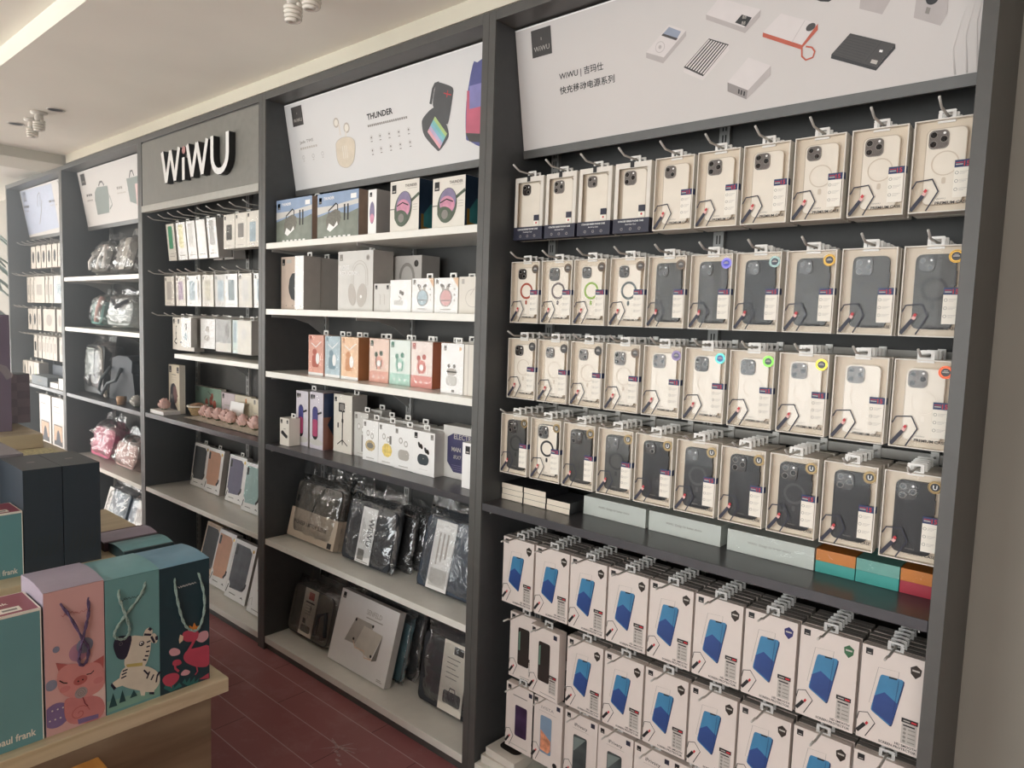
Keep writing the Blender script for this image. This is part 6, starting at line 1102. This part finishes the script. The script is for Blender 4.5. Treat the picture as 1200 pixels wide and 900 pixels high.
def art4(b, w, h):
    A = ART['b4']; logoq(b, A['logo']); p, q = A['t1'][:2]; b.text('Jade TWS', p[0], p[1], .0155, Y, greyink, 'l', width=q[0]-p[0], bold=.01); dashes(b, *A['t1b'], .008, lightink, 8)
    for p in A['ic']: b.ring(p[0], p[1], .0075, .0012, Y, greyink, 14); b.rect(p[0]-.005, p[0]+.005, p[1]-.015, p[1]-.012, Y, lightink)
    for k in '12':
        x, z, r = cen(A['bud'+k]); b.disc(x, z, r*.9, Y, mat('bud_print', '#b9b0a4', .5)); b.disc(x, z, r*.6, Y-.0002, white); b.stroke(A['stem'+k], .007, Y-.0001, mat('bud_print_light', '#d8cfc4', .5))
    o = b.smooth(A['case']); b.poly(o, Y-.0003, mat('case_print', '#d3c6b2', .5)); b.loop(o, .002, Y-.0005, mat('bud_print', '#b9b0a4', .5))
    cx = sum(p[0] for p in o)/len(o); cz = sum(p[1] for p in o)/len(o)
    for dx in (-.012, 0, .012): b.rect(cx+dx-.0015, cx+dx+.0015, cz-.025, cz+.02, Y-.0005, white)
    p, q = A['th'][:2]; b.text('THUNDER', p[0], p[1], .027, Y, ink, 'l', width=q[0]-p[0], bold=.03); dashes(b, *A['thb'], .0075, greyink, 20)
    for p in A['ic2']: b.ring(p[0], p[1], .008, .0009, Y, lightink, 14); b.disc(p[0], p[1], .004, Y, greyink, n=6); b.rect(p[0]-.005, p[0]+.005, p[1]-.015, p[1]-.012, Y, greyink)
    grey = mat('print_speaker', '#4a4a4b', .5); lay(b, b.smooth(A['sp']), grey, 1); b.stroke(A['strap'], .011, Y-.0003, grey)
    for k in ('cr1', 'cr2'): b.stroke(A[k], .003, Y-.0006, redink)
    lay(b, b.smooth(A['dia']), grey, 2); d = A['din']; a, c, e, f = [Vector(p) for p in d]
    cols = ['#d9a0a8', '#b9a7c4', '#7fb4c4', '#79b8b0', '#a9c07a']
    for k in range(5): lay(b, [tuple(f.lerp(a, k/5).lerp(e.lerp(c, k/5), 0)), tuple(f.lerp(a, (k+1)/5)), tuple(e.lerp(c, (k+1)/5)), tuple(e.lerp(c, k/5))], mat('rainbow_print_%d' % k, cols[k], .4, var=.08, scale=30), 4)
    cl = lambda pts: [(min(p[0], w), min(max(p[1], 0), h)) for p in pts]
    lay(b, cl(b.smooth(A['sp2'])), mat('print_indigo', '#4b4e86', .4, var=.1), 1); lay(b, cl(A['sp2b']), mat('print_crimson', '#b8556c', .4, var=.15, scale=12), 2); lay(b, cl(A['sp2c']), pb_dark, 3)
    x0 = A['sp2'][2][0]; x1_ = min(w-.002, x0); xs_ = A['sp2b'][0][0]; b.poly([(xs_+.004, h*.46), (x1_, h*.46), (x1_, h*.66), (xs_+.012, h*.66)], Y-.0007, mat('print_mauve', '#7d79ae', .4, var=.15, scale=15))
def art2(b, w, h):
    A = {k: [(p[0]+.055, p[1]) for p in v] for k, v in ART['b2'].items()}; logoq(b, A['logo']); g = mat('print_sage_grey', '#7f8a86', .5, var=.04); cl = lambda pts: [(min(p[0], w), p[1]) for p in pts]
    lay(b, A['bp'], g, 1); b.stroke(A['h'], .012, Y, pb_dark); b.stroke(A['s'], .009, Y, g); lay(b, cl(A['bq']), g, 1); b.stroke(cl(A['hq']), .010, Y, pb_dark); lay(b, cl(A['pk']), mat('print_pale_pink', '#d9b9b6', .5), 3)
    dashes(b, *A['t'], .012, pb_dark, 3); dashes(b, *A['t2'], .008, greyink, 4); dashes(b, *A['t3'], .014, greyink, 3); dashes(b, *A['t4'], .008, lightink, 5)
def art1(b, w, h):
    w -= .006
    A = {k: [(p[0]+.08, p[1]) for p in v] for k, v in ART['b1'].items()}; logoq(b, A['logo']); cl = lambda pts: [(max(0, min(p[0], w)), min(max(p[1], 0), h)) for p in pts]
    lay(b, cl(A['blue']), mat('print_pale_blue', '#b9c4dc', .5), 0); logoq(b, A['logo']); b.stroke(A['pen'], .006, Y-.0006, pb_dark); b.stroke(A['pen2'], .008, Y-.0006, greyink)
    dashes(b, *A['t'], .016, greyink, 1); dashes(b, *A['t2'], .010, lightink, 3); dashes(b, *A['t3'], .014, greyink, 2); dashes(b, *A['t4'], .008, lightink, 4)
    cl = lambda pts: [(min(p[0], w-.008), min(p[1], h-.006)) for p in pts]; b.stroke(cl(A['l1']), .007, Y-.0006, ink); b.stroke(cl(A['l2']), .007, Y-.0006, ink); b.stroke(cl(A['k']), .01, Y-.0006, ink)
banner('tilted banner of power banks with Chinese lettering over the phone cases', -1.397, -.237, art5, cloth)
banner('tilted banner with a black speaker and the word thunder', -2.621, -1.447, art4, cloth2)
banner('tilted banner with sage grey backpacks', -4.99, -3.864, art2, cloth2)
banner('tilted pale blue banner beside the window', -6.197, -5.067, art1, cloth2)
# ------------------------------------------------------------------ raised letter sign
face = mat('letter_face', '#e9e8e5', .35, var=0); lside = mat('letter_side', '#1d1d1e', .35, var=0)
sign = thing('letter_sign', 'raised white letters with black sides on the grey cabinet header', 'sign', (-3.515, 0, 1.995))
def bars(segs, wd, name, x):
    b = MB()
    for i_, (p, q) in enumerate(segs):
        p, q = Vector(p), Vector(q); d = (q-p).normalized(); n = Vector((-d[1], d[0]))*wd/2
        b.prism([tuple(p-n), tuple(q-n), tuple(q+n), tuple(p+n)], -.028-.0004*i_, -.0005, face, lside)
    return b.build(name, sign, (x, 0, 0))
H, wd = .15, .026
def Wl(x, w): bars([((wd*.45, H), (w*.27, .006)), ((w*.27, .006), (w*.5, H*.97)), ((w*.5, H*.97), (w*.73, .006)), ((w*.73, .006), (w-wd*.45, H))], wd, 'letter', x)
Wl(0, .205)
o = bars([((0, 0), (0, H*.66))], wd, 'letter', .235)
b = MB(); b.prism(b.ell(0, H*.88, .017, .017), -.026, -.0005, mat('red_dot', '#b07a78', .4), lside); b.build('letter_dot', o)
Wl(.262, .215)
b = MB(); x0, x1, r = .013, .147, .067
path = [(x0, H), (x0, r)]+[(r+x0+r*math.cos(R(a)), r+r*math.sin(R(a))) for a in range(200, 341, 20)]+[(x1, r), (x1, H)]
for i_, (p, q) in enumerate(zip(path, path[1:])):
    p, q = Vector(p), Vector(q); d = (q-p).normalized(); p = p-d*.004; q = q+d*.004; n = Vector((-d[1], d[0]))*wd/2
    b.prism([tuple(p-n), tuple(q-n), tuple(q+n), tuple(p+n)], -.028-.0003*(i_ % 2)-.0002*(i_ in (0, 8)), -.0005, face, lside)
b.build('letter', sign, (.495, 0, 0))
# ------------------------------------------------------------------ ceiling lamps with spiral bulbs
bulb = mat('spiral_bulb_glass', '#e8e2d6', .25, var=0); socket = mat('lamp_socket', '#d6d0c6', .4)
def lamp(label, x, y):
    t = thing('ceiling_lamp', label, 'ceiling lamp', (x, y, 2.32), group='spiral bulb ceiling lamps')
    b = MB(); b.lathe([(0, 0), (.035, 0), (.035, -.008), (.02, -.014), (0, -.014)], 0, 0, socket); b.build('ceiling_plate', t)
    b = MB(); b.lathe([(.017, -.012), (.019, -.03), (.015, -.04), (0, -.04)], 0, 0, socket); b.build('socket', t)
    b = MB(); pts = []
    for k in range(61):
        a = k/60*2*PI*4; rr = .022-.004*(k/60)**3; pts.append((rr*math.cos(a), rr*math.sin(a), -.042-.045*k/60))
    b.tube(pts, .0055, bulb, 6); b.build('spiral_bulb', t)
    return t
lamp('spiral bulb hanging under the ceiling over the second cabinet, nearer the window', -4.16, -.375)
lamp('spiral bulb hanging under the ceiling beside the first of the pair', -3.98, -.395)
lamp('spiral bulb under the ceiling in front of the speaker cabinet', -1.865, -.345)
lamp('spiral bulb at the top edge, right of the one before the speaker cabinet', -1.75, -.36)
for x, y, nm in ((-4.33, -.40, 'dark round ceiling ring left of the paired spiral bulbs'), (-3.86, -.36, 'dark round ceiling ring right of the paired spiral bulbs')):
    b = MB(); b.lathe([(.03, 0), (.036, -.004), (.036, -.001), (.04, 0)], 0, 0, socket); b.lathe([(0, -.0008), (.03, -.0008)], 0, 0, ink); t = thing('ceiling_ring_light', nm, 'ceiling fitting', (x, y, 2.3195)); b.build('trim_ring', t)

# ------------------------------------------------------------------ stepped display tables
oak = wood_mat('light_oak', '#bba988', '#d2c2a2', 3, .4, 'Y'); oakside = wood_mat('oak_panel', '#86745c', '#b39f82', 1.6, .5, 'Y'); orangewood = wood_mat('orange_wood', '#a86f2c', '#c98f44', 3, .4, 'X')
def table(label, x0, x1, y0, y1, top, over=.03, th=.036):
    t = thing('display_table', label, 'display table', (x1, y1, 0), group='stepped display tables')
    L_ = (-x1, -y1, 0)
    b = MB(); b.box(x0, x1, y0, y1, top-th, top, oak); obj('tabletop', b.mesh('tabletop'), t, L_, bevel=.002)
    b = MB(); b.box(x0, x1-over, y0, y1-over, .06, top-th, oakside); obj('body', b.mesh('body'), t, L_, bevel=.002)
    b = MB(); b.box(x0, x1-over-.03, y0, y1-over-.03, 0, .06, inner_m); obj('plinth', b.mesh('plinth'), t, L_)
    return t
table('low oak display table in the front left corner carrying the animal gift boxes', -2.20, -1.612, -1.35, -.668, .5)
table('oak display table one step higher, carrying the tall black boxes', -2.85, -2.2, -1.35, -.52, .65, over=.03)
table('far oak display table beside the window cabinets with the lace mat', -4.1, -3.15, -1.35, -.50, .8)
b = MB(); b.box(-4.1, -3.465, -1.35, -.55, .801, .86, oak); t = thing('wooden_riser', 'thick oak riser slab standing on the far display table', 'riser', (-3.465, -.55, .801)); obj('slab', b.mesh('slab'), t, (3.465, .55, -.801), bevel=.002)
b = MB()
for k in range(26):
    for j in range(7): pass
V = []; n = 30
for i in range(n+1):
    y = -1.3+.77*i/n; V += [(-3.44, y, .8006+.001*(i % 2)), (-3.175-.008*abs(math.sin(i*1.57)), y, .8006+.001*((i+1) % 2))]
b.add(V, [(2*i, 2*i+1, 2*i+3, 2*i+2) for i in range(n)], mat('yellow_lace', '#cfc59a', .7, var=.35, scale=90)); tag(b.build('lace_mat'), 'yellowish lace mat on the far display table', 'lace mat')
b = MB(); b.box(0, .5, -.9, 0, .422, .452, orangewood)
for x, y in ((.03, -.06), (.44, -.06), (.03, -.87), (.44, -.87)): pass
t = thing('wooden_stool', 'orange wooden bench corner in front of the low display table', 'bench', (-1.578, -.975, 0)); obj('seat', b.mesh('seat'), t, bevel=.003)
for x, y in ((.02, -.06), (.44, -.06), (.02, -.88), (.44, -.88)):
    b = MB(); b.box(x, x+.04, y, y+.04, 0, .422, orangewood); b.build('leg', t)
# gift boxes: printed fronts face +x
rope_p = mat('violet_rope', '#6a5578', .7, bump=.8, bscale=350); rope_t = mat('pale_teal_rope', '#a9c2b8', .7, var=.2, scale=300, bump=.8, bscale=350)
def gift(label, y0, w, h, d, body, topm, sidem, art, key, ropem, x=-1.641, z=.5):
    t = thing('gift_box', label, 'gift box', (x, y0, z), (0, 0, PI/2), group='animal gift boxes on the low table')
    b = MB(); b.box(0, w, 0, d, 0, h-.0008, body); b.box(-.0004, 0, .0004, d, 0, h-.001, sidem); b.box(w, w+.0004, .0004, d, 0, h-.001, sidem)
    art(b, w, h); b.build('carton', t)
    # slightly crowned lid
    l = MB(); n = 10; V = []
    for i in range(n+1):
        v = i/n; V += [(-.0006, d*v, h+.006*math.sin(PI*v)), (w+.0006, d*v, h+.006*math.sin(PI*v))]
    l.add(V, [(2*i, 2*i+1, 2*i+3, 2*i+2) for i in range(n)], topm, True)
    for xx in (-.0006, w+.0006): l.add([(xx, d*i/n, h+.006*math.sin(PI*i/n)) for i in range(n+1)], [tuple(range(n+1)) if xx < 0 else tuple(reversed(range(n+1)))], topm)
    l.build('lid', t)
    if ropem:
        P = ART[key]['rope']; V = [Vector((p[0], -.0045-.003*math.sin(i*1.1), p[1])) for i, p in enumerate(P)]
        V[0].y = V[-1].y = .002
        S = []
        for i in range(len(V)-1):
            for k in range(4):
                u = k/4; p0, p1, p2, p3 = V[max(i-1, 0)], V[i], V[i+1], V[min(i+2, len(V)-1)]
                S.append(.5*((2*p1)+(p2-p0)*u+(2*p0-5*p1+4*p2-p3)*u*u+(3*p1-p0-3*p2+p3)*u**3))
        S.append(V[-1])
        r = MB()
        for ph in (0, PI):   # two twisted strands
            T = []
            for i, s in enumerate(S):
                a = i*1.15+ph; d_ = (S[min(i+1, len(S)-1)]-S[max(i-1, 0)]); d_ = d_.normalized(); n_ = Vector((d_.z, 0, -d_.x)); T.append(s+n_*.0016*math.cos(a)+Vector((0, .0014*math.sin(a), 0)))
            r.tube(T, .0020, ropem, 6)
        r.build('rope_handle', t)
    return t
def scrip(b, P, m, k=1):
    P = [Vector(p) for p in P]
    for i in range(len(P)-1):
        for j in range(5):
            p = P[i].lerp(P[i+1], j/5); b.stroke([(p.x, p.y+.0025*(-1)**j), (p.x+.004, p.y-.0015*(-1)**j)], .0009, Y-.0002*k, m)
def piga(b, w, h):
    A = ART['pig']; pk = mat('pig_pink', '#c9807f', .45, var=.05); pd = mat('pig_deep', '#b4625f', .45); cr = mat('pig_cream', '#dcc3bb', .45); vi = mat('balloon_violet', '#7d6a94', .45, var=.08); gb = mat('balloon_grey', '#84899c', .45, var=.08)
    cl = lambda pts: [(min(max(p[0], .0006), w-.0006), max(p[1], .0006)) for p in pts]
    for kk, (k, m) in enumerate((('bal0', gb), ('bal1', mat('balloon_mauve', '#b18397', .45)), ('bal2', gb), ('bal3', gb), ('bal4', vi))):
        x, z, r = cen(A[k]); b.poly(cl(b.ell(x, z, r, r*1.05, 24)), Y-.0001*kk, m)
    sm = b.smooth; lay(b, cl(A['wh']), cr, 3)
    lay(b, cl(sm(A['body'])), pk, 4); lay(b, cl(A['ear1']), pd, 4); lay(b, cl(A['ear2']), pd, 4); lay(b, cl(sm(A['head'])), mat('pig_light', '#d08d89', .45, var=.05), 5)
    for k in ('cheek1', 'cheek2'): x, z, r = cen(A[k]); b.poly(cl(b.ell(x, z, r, r*.7)), Y-.0012, pk)
    for k in ('eye1', 'eye2'): b.stroke(A[k], .0022, Y-.0016, ink)
    x, z, r = cen(A['snout']); b.poly(b.ell(x, z, r, r*.75, 20, .1), Y-.0014, pd)
    for p in A['nos']: b.disc(p[0], p[1], .0018, Y-.0016, ink, n=8)
    x, z, r = cen(A['lol']); b.disc(x, z, r, Y-.0016, mat('lolly_grey', '#a89a9a', .4)); b.stroke([(x+r*.85*(i/26)*math.cos(i*.6), z+r*.85*(i/26)*math.sin(i*.6)) for i in range(27)], .0014, Y-.0018, greyink); b.stroke(A['stick'], .002, Y-.0016, mat('stick_red', '#8f4a50', .4))
    lay(b, cl(A['hoof']), vi, 7)
    bx_, bz = cen(A['lol'])[:2]; b.stroke([(bx_-.004+.02*(1-i/20)*math.cos(i*.5), bz-.045+.018*(1-i/20)*math.sin(i*.5)) for i in range(20)], .0018, Y-.0012, pd)
    for i in range(6): x, z, r = cen(A['bal4']); b.disc(x+(-.4+.16*i)*r*1.2, z+(.5 if i % 2 else -.3)*r, .0018, Y-.0009, white, n=8)
    scrip(b, A['txt'], pd)
def zeba(b, w, h):
    A = ART['zeb']; cr = mat('zebra_cream', '#d8cfbc', .45); cl = lambda pts: [(min(max(p[0], .0006), w-.0006), max(p[1], .0006)) for p in pts]
    lay(b, cl(A['ground']), mat('zebra_ground', '#7fa898', .45, var=.05), 0)
    for k in ('tree1', 'tree2', 'tree3'): lay(b, cl(A[k]), mat('print_fir', '#274a4c' if k != 'tree2' else '#274a4c', .45), 1)
    for kk, k in enumerate(('leg1', 'leg2', 'leg3')): lay(b, cl(A[k]), cr, 2+.3*kk)
    lay(b, cl(b.smooth(A['body'])), cr, 3); lay(b, cl(b.smooth(A['face'])), cr, 3.5); lay(b, cl(b.smooth(A['muz'])), navy, 4)
    for k in ('ear1', 'ear2'): lay(b, cl(b.smooth(A[k])), cr, 3); c0 = [Vector(p) for p in A[k]]; t0 = c0[2]; bs = (c0[0]+c0[-1])/2; b.stroke([tuple(t0.lerp(bs, .0)+(c0[1]-t0)*.3), tuple(t0.lerp(bs, .05)+(c0[3]-t0)*.5)], .006, Y-.001, navy); b.stroke([tuple(c0[0].lerp(c0[1], .4)), tuple(c0[-1].lerp(c0[-2], .5))], .005, Y-.001, navy)
    for k in ('hoof1', 'hoof2'): lay(b, cl(A[k]), navy, 5)
    x, z, r = cen(A['eye']); b.disc(x, z, r, Y-.001, ink); b.disc(x-.0006, z+.001, r*.6, Y-.0012, white2); b.disc(x, z, r*.35, Y-.0014, ink)
    S = A['st']
    for i in range(0, len(S)-1, 2): b.stroke(cl([S[i], S[i+1]]), .0034, Y-.001, navy)
    b.stroke(cl(A['tail']), .005, Y-.0008, navy); lay(b, A['rib'], mat('ribbon_gold', '#c2b06a', .45), 6)
    x, z, r = cen(A['nose']); b.ring(x, z, r, .0007, Y-.0012, greyink, 10)
    scrip(b, A['txt'], ink)
def flaa(b, w, h):
    A = ART['fla']; red = mat('flamingo_red', '#b8475a', .45, var=.06); pk = mat('cloud_pink', '#cf9aa0', .45); lf = mat('leaf_teal_print', '#2f6a66', .45); cl = lambda pts: [(min(max(p[0], .0006), w-.0006), max(p[1], .0006)) for p in pts]
    for k in ('c1', 'c2', 'c3'): lay(b, cl(b.smooth(A[k])), pk, 0)
    lay(b, cl(A['rb']), red, 0)
    for k in ('leaf', 'leaf2'): lay(b, cl(A[k]), lf, 1)
    lay(b, cl(b.smooth(A['body'])), red, 2); b.stroke(A['neck'], .007, Y-.0005, red); lay(b, b.smooth(A['head']), red, 3); lay(b, A['beak'], mat('beak_cream', '#d9c3a6', .45), 4); b.stroke(A['leg'], .003, Y-.0005, red); lay(b, A['crown'], mat('crown_orange', '#d98a3e', .45), 4)
    lay(b, cl(b.smooth(A['sb'])), red, 3); b.stroke(A['sn'], .005, Y-.0007, red); lay(b, b.smooth(A['sh']), red, 4); b.stroke(A['sl'], .002, Y-.0006, red)
    scrip(b, A['txt'], white2)
gift('pink gift box with sleeping pig and violet rope handle on the low oak table', -1.052, .114, .312, .152, mat('pink_gift', '#d6a9a5', .4, var=.03, scale=8), mat('mauve_gift_lid', '#a398a8', .35), mat('mauve_gift_side', '#a79aa8', .4), piga, 'pig', rope_p)
gift('green gift box with a zebra and pale rope handle on the low oak table', -.936, .115, .308, .15, mat('sage_teal_gift', '#6d9c9b', .4, var=.04, scale=8), mat('teal_gift_lid', '#6fa0a4', .3), mat('dark_gift_side', '#25383c', .4), zeba, 'zeb', rope_t)
gift('dark teal gift box with red flamingos and pale rope handle at the table corner', -.82, .117, .306, .152, mat('night_teal_gift', '#1f3a42', .4, var=.05, scale=8), mat('blue_gift_lid', '#6d97ad', .3), mat('dark_gift_side', '#25383c', .4), flaa, 'fla', rope_t)
teal = mat('teal_carton', '#6a9a9e', .4, var=.03, scale=8); redlid = mat('red_lid', '#8f4452', .4, var=.05)
def tealbox(label, x, y1, z, w, h, d, txt):
    t = thing('teal_carton', label, 'carton', (x, y1-w, z), (0, 0, PI/2), group='teal cartons with red lids')
    b = MB(); b.box(0, w, 0, d, 0, h, teal); b.rect(w-.0022, w, 0, h, -.0004, label_m); b.rect(0, w, h-.005, h, -.0005, label_m); b.box(.0035, w-.0035, .003, d-.003, h, h+.0005, redlid); b.box(0, w, 0, d, h-.0002, h+.0002, label_m)
    b.text('paul frank', w-.014, h*.055, .021, -.0006, label_m, 'r', width=.068, bold=.02)
    top = MB(); top.rect(w*.18, w*.82, .012, .04, 0, label_m); top.rect(w*.3, w*.5, .02, .03, -.0003, greyink); top.rect(w*.62, w*.78, .02, .03, -.0003, greyink); top.text('Paul Frank', w*.5, .06, .018, -.0003, label_m, 'c', bold=.03)
    b.merge(top, Matrix.Translation((0, 0, h+.0008)) @ Matrix.Rotation(-PI/2, 4, 'X')); b.build('carton', t)
tealbox('teal carton with red lid at the left edge of the low oak table', -1.641, -1.0565, .5, .16, .284, .12, 1)
tealbox('teal carton with red lid on the higher oak table beside the black boxes', -2.277, -.927, .65, .15, .184, .12, 1)
blackbox = mat('matt_black_card', '#333d46', .5, var=.03); blacktop = mat('matt_black_lid', '#3a3f44', .45, var=.05)
emb = mat('faint_emboss', '#343c42', .35)
def bbox(label, y0, w, h=.296, d=.232):
    t = thing('tall_black_box', label, 'black box', (-2.277, y0, .65), (0, 0, PI/2), group='tall black boxes')
    b = MB(); b.box(0, w, 0, d, 0, h, blackbox); b.box(-.0003, w+.0003, -.0003, d, h-.0006, h+.0004, blacktop)
    for k in range(6): b.stroke([(w*(.12+.13*k), h*.14), (w*(.22+.13*k), h*.24), (w*(.26+.13*k), h*.34)], .006, -.0004, emb)
    b.build('carton', t)
    l = MB(); l.rect(w*.4, w*.6, d*.45, d*.5, 0, greyink); m_ = MB(); m_.merge(l, Matrix.Translation((0, 0, h+.0008)) @ Matrix.Rotation(-PI/2, 4, 'X')); m_.build('lid_print', t)
bbox('tall matt black box, the one nearer the pig gift box', -.924, .096); bbox('tall matt black box nearer the cabinets', -.826, .097)
product('grey_tall_carton', 'mauve grey tall carton half hidden behind the left black box', 'carton', -2.52, -1.13, .65, .27, .302, .27, mat('mauve_grey_card', '#8f8a8e', .5), rz=90)
for x, y0, y1, m, sm, nm in ((-2.205, -.69, -.545, mat('teal_gift_lid', '#6fa0a4', .3), mat('dark_gift_side', '#25383c', .4), 'teal gift box lying flat behind the flamingo box'), (-2.335, -.70, -.54, mat('mauve_gift_lid', '#a398a8', .35), mat('plum_side', '#5a4650', .45), 'mauve gift box lying flat behind the teal one')):
    t = thing('flat_gift_box', nm, 'gift box', (x, y0, .65), (0, 0, PI/2)); b = MB(); w, d, h = y1-y0, .126, .03
    b.box(0, w, 0, d, 0, h-.002, sm); b.build('carton', t); l = MB(); n = 8; V = []
    for i in range(n+1): V += [(-.001, d*i/n, h+.008*math.sin(PI*i/n)-.004), (w+.001, d*i/n, h+.008*math.sin(PI*i/n)-.004)]
    l.add(V, [(2*i, 2*i+1, 2*i+3, 2*i+2) for i in range(n)], m, True); l.build('lid', t)
# purple boxes on the far riser
plum = mat('plum_card', '#83748a', .45, var=.03); plum2 = mat('mauve_check_a', '#a89ca8', .45); plum3 = mat('mauve_check_b', '#968a9a', .45)
t = thing('purple_box', 'tall plum box with pale curved print on the far riser', 'box', (-3.60, -.97, .861), (0, 0, PI/2)); b = MB(); w, h, d = .342, .5, .2; b.box(0, w, 0, d, 0, h, plum)
b.stroke([(w*.35, h*.50), (w*.6, h*.56), (w*.8, h*.58), (w*.93, h*.54), (w*.995, h*.46)], .03, -.0005, mat('pale_curve_print', '#a79fa6', .45)); b.build('carton', t)
t = thing('checked_box', 'mauve checked box behind the tall plum one on the far riser', 'box', (-3.83, -.80, .861), (0, 0, PI/2)); b = MB(); w, h, d = .30, .225, .1; b.box(0, w, 0, d, 0, h, plum3); b.box(0, w, 0, d, h, h+.002, blacktop)
for i in range(6):
    for j in range(6):
        if (i+j) % 2: b.rect(w*i/6, w*(i+1)/6, h*j/6, h*(j+1)/6, -.0004, plum2)
b.build('carton', t)
# potted plant by the window
t = thing('potted_plant', 'green broad leaved plant in a pot by the window at the far left', 'plant', (-6.85, -.12, 0))
b = MB(); b.lathe([(0, 0), (.13, 0), (.17, .3), (.18, .34), (.165, .34), (.15, .3), (0, .3)], 0, 0, mat('plant_pot', '#c9c4b8', .5)); b.build('pot', t)
b = MB(); lm = mat('plant_leaf', '#47745c', .45, var=.25, scale=8); rr_ = random.Random(3)
for k in range(70):
    a = rr_.uniform(0, 2*PI); z0 = rr_.uniform(1.0, 1.95); L_ = rr_.uniform(.28, .42); V = []
    for i in range(7):
        u = i/6; wd_ = .045*math.sin(PI*min(1, u*1.05))+.003; rr = .05+L_*u*.8; z = z0+.25*u-.75*L_*u*u*1.4
        for s in (-1, 0, 1): V.append((rr*math.cos(a)-s*wd_*math.sin(a), rr*math.sin(a)+s*wd_*math.cos(a), z-.015*abs(s)))
    b.add(V, [(3*i+j, 3*i+j+1, 3*i+j+4, 3*i+j+3) for i in range(6) for j in (0, 1)], lm, True)
b.build('leaves', t); b = MB(); b.tube([(0, 0, .3), (.02, .01, 1.0), (0, 0, 1.7), (.01, 0, 2.05)], [.03, .025, .018, .008], mat('plant_stem', '#6a6248', .7), 8); b.build('stem', t)

# ------------------------------------------------------------------ light and camera
W = bpy.data.worlds.new('world'); SC.world = W; W.use_nodes = True
bg = W.node_tree.nodes['Background']; bg.inputs['Color'].default_value = (.85, .93, 1, 1); bg.inputs['Strength'].default_value = 2.5
def area(name, loc, rot, sx, sy, power, col):
    l = bpy.data.lights.new(name, 'AREA'); l.shape = 'RECTANGLE'; l.size = sx; l.size_y = sy; l.energy = power; l.color = col
    o = bpy.data.objects.new(name, l); COL.objects.link(o); o.location = loc; o.rotation_euler = rot; return o
area('daylight_front_window', ((WF[0]+WF[1])/2, YF-.12, (WF[2]+WF[3])/2), (PI/2, 0, 0), WF[1]-WF[0]-.1, WF[3]-WF[2]-.1, LF, (.98, 1, .975))
area('daylight_left_window', (XL-.12, (WL[0]+WL[1])/2, (WL[2]+WL[3])/2), (0, -PI/2, 0), WL[3]-WL[2]-.1, WL[1]-WL[0]-.1, LL, (.86, .94, 1))
area('added_right_fill', ((WR[0]+WR[1])/2, YF-.12, (WR[2]+WR[3])/2), (PI/2, 0, 0), WR[1]-WR[0]-.1, WR[3]-WR[2]-.1, LR, (1, .97, .93))  # added fill lamp, brightens the right cabinet and the wall beside it
area('daylight_shaded_window', ((WC[0]+WC[1])/2, YF-.12, (WC[2]+WC[3])/2), (PI/2, 0, 0), WC[1]-WC[0]-.1, WC[3]-WC[2]-.1, LC, (.97, .995, .965))
cam = bpy.data.cameras.new('camera'); cam.sensor_width = 36; cam.sensor_fit = 'HORIZONTAL'; cam.lens = 825/1200*36; cam.clip_start = .02
co = bpy.data.objects.new('camera', cam); COL.objects.link(co); SC.camera = co
ya, pi_, ro = R(40.94647964), R(-5.01310961), R(1.93021635)
fw = Vector((-math.sin(ya)*math.cos(pi_), math.cos(ya)*math.cos(pi_), math.sin(pi_))); r0 = Vector((math.cos(ya), math.sin(ya), 0)); u0 = r0.cross(fw)
rv = math.cos(ro)*r0+math.sin(ro)*u0; uv = -math.sin(ro)*r0+math.cos(ro)*u0
M = Matrix((rv, uv, -fw)).transposed().to_4x4(); M.translation = Vector((0, -1.49, 1.4024)); co.matrix_world = M
SC.view_settings.view_transform = 'Standard'; SC.view_settings.look = 'None'; SC.view_settings.gamma = 1; SC.view_settings.use_curve_mapping = False
SC.view_settings.exposure = EXPO
SC.cycles.use_denoising = True
SC.cycles.transparent_max_bounces = 16
SC.cycles.max_bounces = 8
# scattering volume added to imitate lens flare over the window end
m = bpy.data.materials.new('flare_haze'); m.use_nodes = True; nt = m.node_tree
for n in list(nt.nodes): nt.nodes.remove(n)
vs = nt.nodes.new('ShaderNodeVolumeScatter'); vs.inputs['Color'].default_value = (.86, .93, 1, 1); vs.inputs['Density'].default_value = HAZE; vs.inputs['Anisotropy'].default_value = .2
ou = nt.nodes.new('ShaderNodeOutputMaterial'); nt.links.new(vs.outputs[0], ou.inputs['Volume'])
b = MB(); b.box(XL+.05, -3.0, YF+.05, -.012, .002, 2.26, m); o = b.build('flare_haze'); o['kind'] = 'stuff'; tag(o, 'added haze volume imitating lens flare at the window end of the room', 'haze')

b = MB(); rr_ = random.Random(11); pale = mat('pale_scuff', '#b79c9b', .7, var=.3, scale=90); cx, cy = -1.835, -.185
for k in range(9):
    a = rr_.uniform(0, 2*PI); L_ = rr_.uniform(.03, .075); w_ = rr_.uniform(.002, .005)
    d = Vector((math.cos(a), math.sin(a), 0)); n_ = Vector((-d.y, d.x, 0)); c0 = Vector((cx, cy, .0006+.00003*k)); e = c0+d*L_
    b.add([c0-n_*w_, e-n_*w_*.2, e+n_*w_*.2, c0+n_*w_], [(0, 1, 2, 3)], pale)
for k in range(5):
    q = Vector((cx+.02*k, cy-.012*k-.006*(k % 2), .0011)); b.add([q+Vector((.012*math.cos(t)*rr_.uniform(.6, 1), .007*math.sin(t)*rr_.uniform(.6, 1), 0)) for t in [2*PI*i/9 for i in range(9)]], [tuple(range(9))], pale)
tag(b.build('scuff_mark'), 'pale star shaped scuff on the red floor before the speaker cabinet', 'stain')
